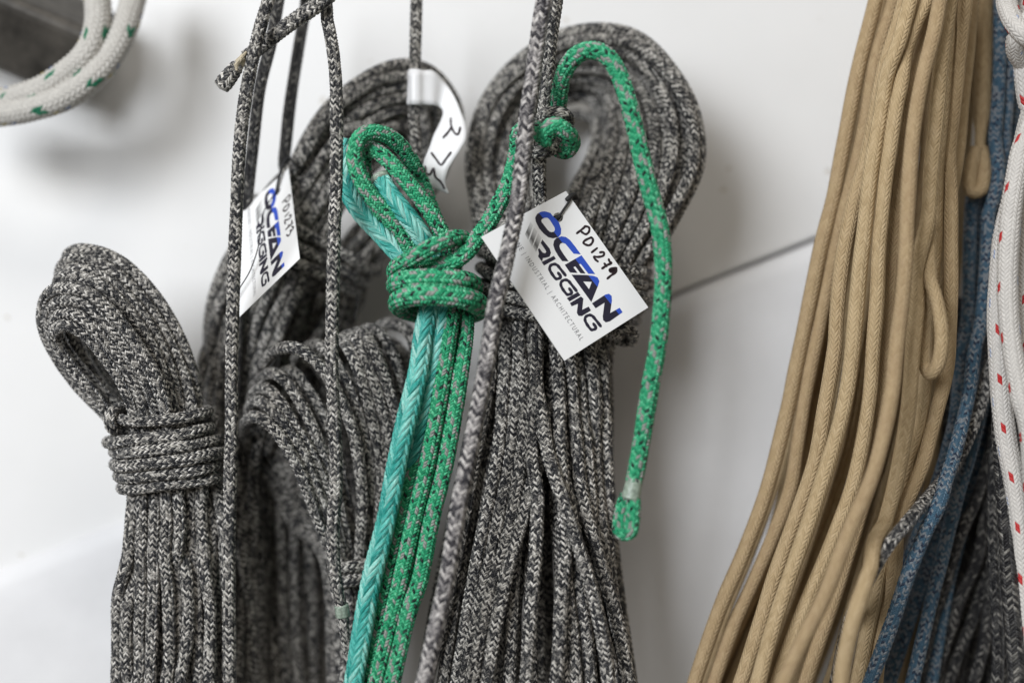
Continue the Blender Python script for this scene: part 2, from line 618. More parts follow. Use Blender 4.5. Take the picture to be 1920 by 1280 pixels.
def slab(name, rows, mat):
    """rows of points (photo x, photo y, depth) from the back of the ledge down; each pair of rows is a strip"""
    bm = bmesh.new()
    g = []
    for row in rows:
        g.append([bm.verts.new(P(*q)) for q in row])
    for a, b in zip(g[:-1], g[1:]):
        for i in range(len(a) - 1): bm.faces.new((a[i], a[i + 1], b[i + 1], b[i]))
    bmesh.ops.recalc_face_normals(bm, faces=bm.faces[:])
    for f in bm.faces: f.smooth = True
    me = bpy.data.meshes.new(name); bm.to_mesh(me); bm.free()
    me.materials.append(M[mat])
    return tag(link(bpy.data.objects.new(name, me)), kind='structure')


wall_piece('wall_panel', [(-2600, seam(-2600) + 14), (520, seam(520) + 14), (1100, seam(1100) - 7), (4600, seam(4600) - 8), (4600, -2600), (-2600, -2600)], WALL + .010, .012, 'panel')
wall_piece('wall_backing', [(-2700, 3400), (4700, 3400), (4700, -2700), (-2700, -2700)], WALL + .0245, .04, 'plaster')
xs = np.linspace(-2600, 4600, 121)
wob = lambda x, a: a * (math.sin(x * .013) + .6 * math.sin(x * .031 + 1))
slab('wall', [[(x, seam(x) + wob(x, 1.0), WALL + .0243) for x in xs], [(x, seam(x) + wob(x, 1.0), WALL + .0105) for x in xs], [(x, seam(x) + 6 + wob(x, 1.5), WALL + .0065) for x in xs], [(x, seam(x) + 22 + wob(x, 2), WALL + .002) for x in xs],
              [(x, seam(x) + 40, WALL + .0005) for x in xs], [(x, seam(x) + 90, WALL) for x in xs], [(x, 4400, WALL) for x in xs]], 'plaster')

# ------------------------------------------------------------------ steel rail and the flecked rope at the top left
def beam():
    bm = bmesh.new()
    # hollow section lying along a rail; open end towards the right
    w, h, L, t = .050, .054, .115, .005
    prof = []
    for (cx, cz, a0) in ((w / 2, h / 2, 0), (-w / 2, h / 2, 90), (-w / 2, -h / 2, 180), (w / 2, -h / 2, 270)):
        for k in range(5):
            a = math.radians(a0 + 90 * k / 4)
            rr = .008
            prof.append((cx - math.copysign(rr, cx) + rr * math.cos(a), cz - math.copysign(rr, cz) + rr * math.sin(a)))
    n = len(prof)
    rows = []
    for (x, sc) in ((-L, 1), (-.004, 1), (0, .985), (0, .87), (-.05, .87)):
        rows.append([bm.verts.new((x, py * sc, pz * sc)) for py, pz in prof])
    for a, b in zip(rows[:-1], rows[1:]):
        for i in range(n):
            bm.faces.new((a[i], a[(i + 1) % n], b[(i + 1) % n], b[i]))
    bm.faces.new(rows[-1])
    bm.faces.new(rows[0])
    bmesh.ops.recalc_face_normals(bm, faces=bm.faces)
    me = bpy.data.meshes.new('steel_rail'); bm.to_mesh(me); bm.free()
    for p in me.polygons: p.use_smooth = False
    me.materials.append(M['steel'])
    o = link(bpy.data.objects.new('steel_rail', me))
    return o


rail = beam()
rail.location = P(180, 108, .102)
rail.rotation_euler = (math.radians(36), math.radians(22), math.radians(12))
tag(rail, 'dark galvanised steel bar in the upper left corner inside the flecked white rope', 'steel bar')

wg = thing('flecked_rope_coil', 'thick white rope with green, blue and yellow flecks slung round the steel bar', 'rope', P(200, 60, .05))
rope('rope_turn', wg, [(-90, 222, .02), (0, 214, .012), (60, 203, .005), (118, 184, .0), (170, 149, .0), (207, 108, .004), (232, 58, .01), (247, 10, .02), (262, -60, .03)], 'whitegreen', fixed=True, twist=2, dshift=.04)
rope('rope_turn', wg, [(-90, 190, .046), (0, 190, .038), (40, 181, .03), (86, 163, .026), (134, 130, .024), (164, 98, .022), (180, 60, .026), (184, 20, .032), (176, -60, .04)], 'whitegreen', fixed=True, twist=-3, dshift=.02)

# ------------------------------------------------------------------ grey coil on the left
cl = thing('grey_rope_coil', 'short grey flecked rope hank with its bound head leaning left, at the left edge', 'rope hank', P(315, 850, .0), 'grey flecked rope hanks')
A0 = [(218, 1330, -.004), (232, 1120, -.004), (248, 990, -.004), (258, 880, -.002), (262, 800, -.008), (240, 725, -.014), (197, 660, -.02), (160, 617, -.024), (128, 597, -.022), (106, 612, -.012), (114, 648, -.002), (142, 690, .004), (182, 738, .008), (226, 790, .014), (250, 860, .018), (262, 1000, .02), (245, 1330, .02)]
A1 = [(318, 1330, -.012), (318, 1120, -.01), (314, 990, -.008), (312, 880, -.004), (312, 795, -.008), (295, 725, -.016), (258, 655, -.022), (213, 598, -.027), (155, 553, -.027), (100, 557, -.016), (88, 606, .0), (112, 664, .006), (158, 726, .012), (214, 785, .018), (262, 850, .022), (300, 1000, .024), (300, 1330, .024)]
B0 = [(345, 1330, -.006), (340, 1120, -.005), (336, 990, -.004), (334, 880, -.002), (332, 795, -.004), (318, 722, -.006), (287, 645, -.007), (240, 580, -.007), (182, 528, -.005), (128, 516, .003), (114, 540, .014), (126, 595, .022), (170, 690, .026), (230, 775, .03), (290, 850, .032), (340, 1000, .032), (345, 1330, .032)]
B1 = [(428, 1330, .004), (424, 1120, .004), (418, 990, .004), (398, 880, .004), (374, 795, .003), (352, 706, .003), (324, 630, .003), (274, 548, .004), (210, 490, .006), (143, 474, .012), (118, 504, .026), (130, 580, .034), (176, 684, .036), (240, 772, .038), (305, 850, .038), (385, 1000, .036), (405, 1330, .034)]
for i in range(4):
    rope('coil_loop', cl, lerp(A0, A1, i / 3 + RNG.uniform(-.03, .03)), 'grey', jit=.0007, r=.0039, res=FINE)
for i in range(4):
    rope('coil_loop', cl, lerp(B0, B1, i / 3 + RNG.uniform(-.03, .03)), 'grey', jit=.0007, r=.0039, res=FINE)
for AA, BB, t in ((A0, A1, .7), (A1, B0, .5), (B0, B1, .5)):      # second layer showing in the gaps
    rope('coil_loop', cl, [(x + 4, y + 6, d + .009) for x, y, d in lerp(AA, BB, t)], 'grey', jit=.0009)
for x0, x1, d in ((285, 268, .008), (352, 372, .012), (318, 330, .026), (392, 415, .022), (270, 240, .0), (300, 290, .004), (330, 350, -.002), (375, 392, .0)):
    rope('coil_loop', cl, [(x0, 800, .02), (x0 + 4, 880, d), (x0 + 2, 1000, d), (x1, 1140, d - .004), (x1 + RNG.uniform(-18, 18), 1330, d - .006)], 'grey', jit=.001)
for (cy, sl, hw, hd, d0, cx) in ((778, -.16, 80, .026, .012, 300), (815, -.15, 90, .031, .012, 302), (838, -.10, 96, .033, .012, 305), (858, -.17, 97, .033, .012, 309), (879, -.08, 98, .032, .012, 313), (899, -.13, 90, .030, .012, 316)):
    rope('wrap_turn', cl, ring(cx + RNG.uniform(-5, 5), cy, hw * RNG.uniform(.95, 1.02), hd, d0, sl + RNG.uniform(-.05, .05), 7), 'grey', closed=True, jit=.0014, res=FINE, r=RNG.uniform(.0035, .0040))
rope('wrap_end', cl, [(238, 812, .012), (222, 806, .002), (209, 796, -.006), (206, 783, -.008), (214, 774, -.002), (230, 776, .006)], 'grey', jit=0)

# ------------------------------------------------------------------ blurred grey coil at the back with its tag
cb = thing('grey_rope_coil', 'large grey rope hank hanging furthest back, behind the green loops and a small tag', 'rope hank', P(600, 500, .07), 'grey flecked rope hanks')
C0 = [(458, 1330, .062), (462, 1050, .062), (470, 860, .062), (484, 720, .06), (514, 610, .056), (560, 505, .054), (600, 425, .054), (645, 350, .06), (703, 292, .068), (748, 276, .08), (762, 310, .09), (738, 370, .094), (702, 430, .094), (660, 500, .092), (618, 580, .092), (575, 720, .092), (548, 1000, .09), (540, 1330, .09)]
C1 = [(440, 1330, .07), (428, 1050, .07), (404, 860, .07), (388, 700, .066), (412, 560, .06), (462, 445, .054), (552, 312, .05), (618, 204, .05), (722, 135, .052), (806, 142, .06), (838, 200, .072), (828, 296, .082), (780, 372, .088), (712, 436, .092), (662, 520, .096), (615, 700, .096), (588, 1000, .096), (585, 1330, .096)]
for i in range(13):
    t = i / 12
    rope('coil_loop', cb, lerp(C0, C1, t + RNG.uniform(-.03, .03)), 'grey', jit=.002, res=(14, .0022))
for x0, x1, d in ((500, 488, .075), (470, 500, .09), (560, 612, .1)):
    rope('coil_loop', cb, [(x0 + 50, 560, .075), (x0 + 20, 640, d), (x0, 760, d), ((x0 + x1) / 2, 1000, d), (x1, 1330, d)], 'grey', jit=.001, res=(14, .0022))
for x0, x1, x2, d in ((640, 592, 548, .082), (618, 570, 520, .086), (600, 548, 528, .078), (660, 612, 566, .09), (575, 522, 500, .08), (545, 500, 484, .072)):
    rope('coil_loop', cb, [(x0, 505, .08), (x1 + 16, 600, d), (x1 - 18, 700, d), ((x1 + x2) / 2 - 10, 860, d), (x2 + 4, 1050, d), (x2 - 4 if x2 < 515 else x2 + 14, 1330, d)], 'grey', jit=.0008, res=(14, .0022))
for k, (cx, cy, sl) in enumerate(((588, 440, .62), (572, 462, .62), (557, 485, .6))):
    rope('wrap_turn', cb, ring(cx, cy, 108, .034, .076, sl, 6), 'grey', closed=True, jit=.0005, res=(14, .0022))
rope('hanging_line', cb, [(574, -60, .045), (573, 10, .045), (562, 78, .045), (545, 187, .045), (536, 270, .046), (533, 312, .052), (545, 345, .06)], 'dark', res=(14, .0022), fixed=True)
bl = rope('hanging_line', cb, [(783, -60, .032), (781, 0, .032), (778, 125, .034), (776, 203, .034), (780, 281, .036), (786, 350, .044), (780, 420, .07)], 'grey', r=.0037, fixed=True, twist=0)

# ------------------------------------------------------------------ front low coil
cf = thing('grey_rope_coil', 'grey rope hank with arched loops in the lower middle, left of the teal rope', 'rope hank', P(660, 1050, .03), 'grey flecked rope hanks')
L_ = [
    [(458, 806), (468, 783), (493, 786), (519, 810), (540, 842), (562, 882), (582, 935), (607, 1001), (640, 1060)],
    [(466, 773), (480, 752), (502, 760), (527, 787), (552, 822), (575, 862), (597, 920), (622, 990), (645, 1055)],
    [(472, 747), (490, 727), (512, 738), (534, 768), (560, 810), (588, 860), (612, 920), (633, 990), (650, 1055)],
    [(482, 727), (500, 702), (522, 702), (548, 728), (577, 780), (606, 850), (628, 920), (645, 990), (657, 1055)],
    [(520, 718), (535, 697), (555, 700), (578, 730), (607, 778), (630, 840), (645, 910), (655, 985), (662, 1055)],
    [(489, 697), (504, 665), (530, 652), (560, 654), (590, 675), (620, 713), (647, 765), (668, 830), (680, 940), (676, 1055)],
    [(556, 672), (585, 646), (610, 655), (635, 690), (660, 740), (682, 810), (695, 900), (690, 990), (683, 1055)],
    [(612, 660), (635, 634), (655, 655), (675, 700), (695, 770), (712, 850), (716, 930), (705, 1000), (692, 1055)],
    [(646, 650), (668, 624), (692, 637), (712, 680), (733, 740), (747, 800), (745, 900), (728, 990), (700, 1055)],
    [(688, 645), (712, 612), (745, 610), (772, 632), (784, 700), (780, 800), (765, 900), (740, 1000), (712, 1055)]]
L_.append([tuple((np.array(a) + b) / 2) for a, b in zip(L_[7], L_[8])])
L_.append([tuple((np.array(a) * .6 + np.array(b) * .4)) for a, b in zip(L_[8], L_[9])])
for i, cr in enumerate(L_):
    n = len(cr)
    db = [.0, .004, .008, .012, .022, .004, .016, .014, .012, .04, .013, .024][i]
    i = {10: 7.5, 11: 8.5}.get(i, i)
    pts = [(625 + i * 4, 1330, .06), (612 + i * 6, 1060, .058), ((cr[0][0] + 620) / 2 + 10, 980, .064), (cr[0][0] * .7 + 190 * 1.0, cr[0][1] + 95, .066), (cr[0][0] + 10, cr[0][1] + 32, .058 + db * .5)]
    for j, (x, y) in enumerate(cr):
        s = j / (n - 1)
        d = db + .040 * (1 - min(1, s * 3.2)) ** 1.3 - .012 * math.sin(math.pi * s) + .012 * s
        pts.append((x, y, d))
    pts.append((655 + i * 7, 1150, .012 + i * .003))
    pts.append((640 + i * 8, 1330, .012 + i * .003))
    rope('coil_loop', cf, pts, 'grey', jit=.0004, res=FINE, fixed=True)
# the far half of the same turns, seen through the arches
for pts in ([(520, 800, .06), (530, 730, .062), (565, 690, .064), (610, 700, .066), (645, 770, .066), (662, 880, .066), (664, 1000, .06), (660, 1330, .05)],
            [(560, 760, .07), (580, 690, .072), (620, 668, .074), (660, 690, .074), (688, 760, .074), (698, 880, .072), (690, 1000, .066), (680, 1330, .056)],
            [(610, 740, .074), (640, 672, .076), (684, 650, .078), (720, 676, .078), (742, 760, .076), (742, 880, .074), (720, 1000, .068), (700, 1330, .06)],
            [(660, 740, .06), (690, 668, .06), (726, 640, .06), (758, 668, .06), (770, 760, .06), (762, 880, .058), (735, 1000, .054), (715, 1330, .05)],
            [(500, 850, .064), (520, 790, .066), (550, 770, .066), (585, 810, .068), (612, 890, .068), (630, 1000, .062), (640, 1330, .05)],
            [(690, 760, .08), (720, 690, .084), (760, 665, .084), (795, 690, .084), (806, 780, .082), (790, 900, .08), (750, 1030, .074), (720, 1330, .066)]):
    rope('coil_loop', cf, pts, 'grey', jit=.001)
for cy in (1056, 1080):
    rope('wrap_turn', cf, ring(676, cy, 52, .026, .03, -.12, 4), 'grey', closed=True, r=.0040)

# ------------------------------------------------------------------ big centre coil
cc = thing('grey_rope_coil', 'biggest grey rope hank in the centre, with a round open head and a white tag', 'rope hank', P(1060, 560, .03), 'grey flecked rope hanks')
G0 = [(985, 1330, -.025), (990, 1100, -.016), (1000, 900, -.006), (1004, 720, .004), (1010, 570, .014), (1010, 480, .024), (998, 385, .046), (990, 300, .07), (1012, 226, .09), (1075, 176, .10), (1128, 200, .09), (1122, 275, .064), (1088, 352, .036), (1062, 432, .016), (1046, 530, .012), (1034, 650, .006), (1034, 760, .0), (1044, 900, -.01), (1058, 1050, -.022), (1072, 1330, -.04)]
G1 = [(775, 1330, .01), (815, 1120, .012), (858, 920, .014), (896, 740, .016), (926, 620, .022), (932, 530, .03), (902, 415, .044), (886, 292, .054), (928, 168, .058), (1045, 76, .052), (1188, 68, .038), (1290, 165, .026), (1318, 290, .022), (1270, 405, .022), (1186, 540, .022), (1142, 650, .018), (1140, 760, .016), (1142, 900, .016), (1148, 1100, .012), (1180, 1330, .004)]
NL = 14
for i in range(NL):
    t = i / (NL - 1)
    pts = lerp(G0, G1, t + RNG.uniform(-.025, .025))
    lay = (.0, .014, -.008, .022)[i % 4]
    amp = RNG.uniform(-16, 16); amp2 = RNG.uniform(-18, 18)
    pts = [(x + (amp if y > 1150 else 0) * (1 if j < 10 else 0) + (amp2 if y > 1000 and j > 10 else 0), y, d + (lay if y > 600 else lay * .35)) for j, (x, y, d) in enumerate(pts)]
    rope('coil_loop', cc, pts, 'grey', jit=.0018)
# turns at the back of the open head
for pts in ([(1000, 420, .05), (996, 340, .075), (1016, 262, .095), (1066, 218, .108), (1112, 226, .1), (1112, 290, .075), (1082, 350, .05), (1058, 430, .03)],
            [(960, 470, .07), (930, 400, .085), (925, 300, .1), (975, 190, .108), (1070, 150, .112), (1180, 160, .105), (1240, 250, .1), (1220, 360, .09), (1140, 460, .07)],
            [(970, 470, .075), (955, 400, .09), (955, 310, .105), (995, 220, .112), (1070, 185, .116), (1150, 190, .11), (1195, 270, .1), (1170, 360, .09), (1110, 460, .07)]):
    rope('coil_loop', cc, pts, 'grey', jit=.001)
# strands deep in the middle of the hank
for x0, x1, d in ((940, 840, .04), (965, 890, .035), (985, 930, .045), (1000, 960, .03), (1010, 985, .035), (1030, 1030, .04), (1045, 1060, .03), (1060, 1085, .045), (1085, 1110, .03), (1100, 1130, .04), (1020, 1010, .02)):
    rope('coil_loop', cc, [(x0 * .6 + 420, 580, .04), (x0, 680, d), (x0 + (x1 - x0) * .3, 850, d), (x0 + (x1 - x0) * .65, 1080, d - .006), (x1, 1330, d - .01)], 'grey', jit=.002)
# loose strands lying in front below the binding
for pts in ([(1000, 560, .01), (1003, 660, -.008), (1008, 745, -.018), (1028, 850, -.026), (1056, 940, -.032), (1096, 1063, -.038), (1132, 1199, -.042), (1148, 1330, -.044)],
            [(1050, 560, .01), (1066, 660, -.004), (1078, 790, -.012), (1092, 927, -.016), (1124, 1040, -.02), (1160, 1176, -.022), (1185, 1330, -.024)],
            [(1020, 560, .01), (1018, 680, -.004), (1014, 830, -.016), (993, 927, -.022), (965, 1017, -.028), (938, 1131, -.034), (905, 1330, -.04)],
            [(965, 560, .015), (958, 680, .0), (945, 800, -.006), (920, 930, -.012), (890, 1080, -.018), (850, 1330, -.022)],
            [(985, 560, .012), (986, 690, -.006), (980, 850, -.014), (960, 980, -.02), (915, 1120, -.028), (872, 1330, -.034)],
            [(1090, 560, .015), (1104, 680, .0), (1112, 820, -.004), (1120, 960, -.006), (1140, 1120, -.01), (1165, 1330, -.012)],
            [(1030, 560, .01), (1042, 690, -.008), (1052, 850, -.02), (1060, 1000, -.03), (1050, 1150, -.04), (1040, 1330, -.046)],
            [(945, 560, .02), (930, 680, .006), (905, 800, .002), (875, 950, -.004), (835, 1130, -.01), (790, 1330, -.014)],
            [(975, 560, .012), (972, 690, .0), (965, 800, -.006), (945, 920, -.012), (918, 1060, -.02), (885, 1200, -.026), (860, 1330, -.03)],
            [(1010, 560, .012), (1028, 690, -.004), (1040, 800, -.012), (1062, 930, -.018), (1082, 1070, -.024), (1098, 1200, -.028), (1110, 1330, -.03)],
            [(1064, 560, .012), (1086, 690, .0), (1098, 830, -.006), (1106, 960, -.01), (1120, 1100, -.012), (1146, 1230, -.014), (1168, 1330, -.016)],
            [(1000, 560, .01), (1000, 700, -.01), (1000, 830, -.02), (1004, 960, -.028), (1000, 1100, -.036), (985, 1330, -.044)],
            [(1110, 560, .02), (1124, 680, .004), (1132, 820, .0), (1136, 960, -.002), (1148, 1110, -.004), (1178, 1330, -.006)]):
    rope('loose_strand', cc, pts, 'grey', r=.0041, jit=.0009, res=FINE)
for (cx, cy, hw, sl, d0, hd) in ((1066, 462, 136, .40, .030, .034), (1062, 486, 146, .34, .028, .038), (1056, 512, 150, .28, .028, .040), (1050, 538, 148, .24, .027, .039), (1046, 564, 142, .22, .026, .037), (1044, 592, 132, .22, .025, .034)):
    rope('wrap_turn', cc, ring(cx, cy, hw, hd, d0, sl, 12), 'grey', closed=True, jit=.0012)
rope('wrap_end', cc, [(1105, 600, .018), (1140, 606, .008), (1166, 614, .004), (1182, 622, .01), (1180, 634, .018), (1160, 634, .022)], 'grey')
rope('hanging_line', cc, [(1048, -60, -.02), (1043, 0, -.02), (1034, 66, -.02), (1027, 148, -.019), (1020, 205, -.016), (1014, 260, -.012), (1011, 312, -.008), (1012, 361, -.004), (1016, 420, .002), (1020, 470, .012)], 'grey', r=.0040, fixed=True)
rope('hanging_line', cc, [(1006, 240, -.002), (1014, 222, -.018), (1032, 211, -.027), (1052, 212, -.028), (1066, 224, -.020), (1060, 240, -.004)], 'grey', r=.0036, fixed=True)
rope('hanging_line', cc, [(975, 280, .002), (988, 284, -.016), (1010, 286, -.026), (1030, 282, -.026), (1046, 270, -.012)], 'grey', r=.0038, fixed=True)

# ------------------------------------------------------------------ single hanging ropes
rope('hanging_rope', None, [(520, -60, -.034), (504, 0, -.034), (484, 67, -.034), (463, 168, -.034), (450, 269, -.034), (443, 403, -.034), (437, 560, -.034), (434, 700, -.033), (434, 800, -.032), (431, 920, -.032), (429, 1070, -.032), (431, 1330, -.032)], 'grey', fixed=True, res=FINE,
     label='single grey rope hanging full height, sharp, just left of the small tag', cat='rope', twist=1)
rope('hanging_rope', None, [(531, -60, .024), (522, 0, .024), (508, 80, .024), (487, 168, .024), (473, 285, .026), (462, 380, .03), (452, 470, .036), (446, 600, .044), (440, 760, .05)], 'dark', fixed=True, res=(14, .0022),
     label='darker blurred grey rope close behind the sharp vertical rope at upper left', cat='rope')
stub = thing('hanging_rope', 'grey rope with a cut stub pointing down left and a taped end hanging low', 'rope', P(615, 20, -.02))
v3 = rope('rope_length', stub, [(580, -70, -.026), (600, -30, -.022), (611, 5, -.02), (614, 40, -.02), (622, 80, -.022), (630, 156, -.026), (631, 281, -.03), (629, 380, -.032), (625, 490, -.034), (622, 666, -.036), (625, 760, -.036), (630, 880, -.034), (624, 1010, -.03), (631, 1100, -.028), (641, 1140, -.026), (645, 1180, -.024), (652, 1222, -.022)], 'grey', fixed=True, twist=1, res=FINE,
          taper=([0, .915, .935, .95, .97, 1], [1, 1, .85, .85, .8, .7]))
rope('stub', stub, [(668, -70, -.028), (625, -16, -.03), (600, 6, -.03), (537, 50, -.026), (494, 84, -.016), (462, 108, -.012)], 'grey', r=.0044, fixed=True)
rope('cut_end', stub, [(446, 122, -.016), (436, 136, -.018), (422, 154, -.02), (414, 164, -.02)], 'grey', r=.0050, fixed=True, taper=([0, .2, .8, 1], [.72, .9, 1.06, .95]))

lav = rope('hanging_rope', None, [(1026, -60, -.05), (1020, 0, -.05), (1014, 33, -.05), (1001, 131, -.051), (989, 213, -.052), (981, 295, -.054), (971, 377, -.056), (950, 481, -.058), (930, 565, -.06), (912, 680, -.062), (887, 813, -.064), (860, 949, -.066), (838, 1085, -.068), (812, 1199, -.07), (785, 1330, -.072)], 'pale', fixed=True,
     label='pale blurred grey rope crossing in front of the centre hank and tag', cat='rope', twist=2)

# ------------------------------------------------------------------ green and teal hank
gt = thing('green_rope_hank', 'bright green and teal rope hank tied with a thick knot, its tail arching right', 'rope hank', P(820, 520, -.03))
rope('green_loop', gt, [(790, 500, -.02), (768, 464, -.024), (739, 414, -.03), (698, 370, -.034), (673, 329, -.036), (664, 289, -.036), (676, 257, -.034), (703, 248, -.03), (736, 261, -.022), (757, 282, -.014), (776, 311, -.006), (790, 340, .002), (806, 385, .004), (826, 440, .0), (836, 490, -.006)], 'green', fixed=True)
rope('green_loop', gt, [(765, 480, -.004), (735, 430, -.006), (704, 380, -.01), (684, 330, -.014), (682, 292, -.018), (697, 280, -.024), (723, 296, -.028), (751, 326, -.03), (782, 364, -.03), (807, 398, -.03), (826, 432, -.028), (838, 470, -.02)], 'green', fixed=True)
te = rope('teal_strand', gt, [(712, 332, -.026), (719, 345, -.028), (732, 367, -.03), (757, 398, -.032), (786, 436, -.03), (808, 480, -.024), (814, 520, -.024), (806, 570, -.026), (795, 620, -.03), (783, 700, -.034), (759, 800, -.036), (742, 880, -.036), (724, 975, -.036), (697, 1085, -.036), (680, 1180, -.036), (655, 1330, -.036)], 'teal', fixed=True, twist=1, res=(30, .0009), label='glossy teal hollow braid')
rope('teal_strand', gt, [(640, 262, .0), (642, 301, .0), (652, 351, -.002), (677, 397, -.004), (714, 438, -.008), (748, 474, -.012), (790, 520, -.018), (826, 575, -.022), (820, 640, -.026), (811, 690, -.026), (792, 780, -.024), (770, 870, -.02), (740, 990, -.016), (700, 1150, -.012), (670, 1330, -.01)], 'teal', fixed=True, twist=1, res=(30, .0009), label='glossy teal hollow braid')
rope('green_strand', gt, [(842, 520, -.016), (848, 575, -.022), (842, 631, -.028), (832, 701, -.03), (817, 790, -.031), (799, 881, -.032), (777, 972, -.034), (752, 1085, -.036), (729, 1180, -.038), (694, 1330, -.042)], 'green', fixed=True)
rope('green_strand', gt, [(864, 520, -.01), (874, 575, -.016), (873, 631, -.022), (863, 701, -.028), (853, 770, -.03), (833, 881, -.034), (810, 972, -.036), (788, 1085, -.04), (765, 1153, -.042), (724, 1330, -.046)], 'green', fixed=True)
rope('green_strand', gt, [(836, 540, .004), (838, 640, -.006), (812, 740, -.014), (784, 840, -.020), (756, 950, -.024), (730, 1060, -.026), (706, 1170, -.028), (672, 1330, -.03)], 'green', fixed=True)
rope('green_strand', gt, [(856, 530, -.004), (860, 600, -.008), (852, 690, -.016), (836, 780, -.022), (814, 880, -.026), (790, 980, -.028), (766, 1090, -.03), (742, 1190, -.032), (708, 1330, -.036)], 'green', fixed=True)
rope('knot_turn', gt, [(862, 500, .012), (818, 506, .016), (770, 516, .010), (744, 518, -.004), (742, 502, -.024), (768, 486, -.042), (807, 464, -.048), (845, 448, -.042), (868, 448, -.026), (874, 462, -.006), (862, 478, .006)], 'green', fixed=True)
rope('knot_turn', gt, ring(815, 536, 72, .035, -.013, .02, -14), 'green', closed=True, fixed=True, r=.0058)
rope('knot_turn', gt, ring(823, 572, 76, .037, -.015, .06, -19), 'green', closed=True, fixed=True, r=.0060)
rope('tail', gt, [(800, 500, -.026), (826, 496, -.034), (850, 490, -.038), (874, 474, -.036), (896, 445, -.03), (915, 420, -.026), (934, 384, -.022), (950, 355, -.02), (962, 318, -.018), (970, 280, -.016), (972, 250, -.02), (990, 240, -.028), (1010, 246, -.036), (1026, 262, -.040), (1024, 240, -.044), (1042, 236, -.044), (1062, 248, -.040), (1072, 266, -.030), (1062, 282, -.020), (1044, 276, -.008), (1036, 250, -.004), (1044, 215, -.010), (1048, 190, -.020), (1052, 157, -.03), (1066, 121, -.04), (1089, 99, -.046), (1116, 95, -.05), (1142, 109, -.052), (1161, 141, -.053), (1175, 180, -.054), (1188, 230, -.055), (1199, 279, -.056), (1215, 344, -.057), (1232, 405, -.058), (1241, 453, -.058), (1244, 509, -.058), (1241, 575, -.058), (1233, 650, -.058), (1221, 715, -.058), (1209, 790, -.058), (1199, 850, -.058), (1189, 902, -.058)], 'green', fixed=True, r=.0049)
rope('tail_end', gt, [(1187, 925, -.058), (1188, 950, -.06), (1185, 985, -.062), (1178, 1001, -.062), (1166, 1001, -.06), (1162, 982, -.057), (1167, 952, -.054), (1176, 928, -.054)], 'green', fixed=True, r=.0040)

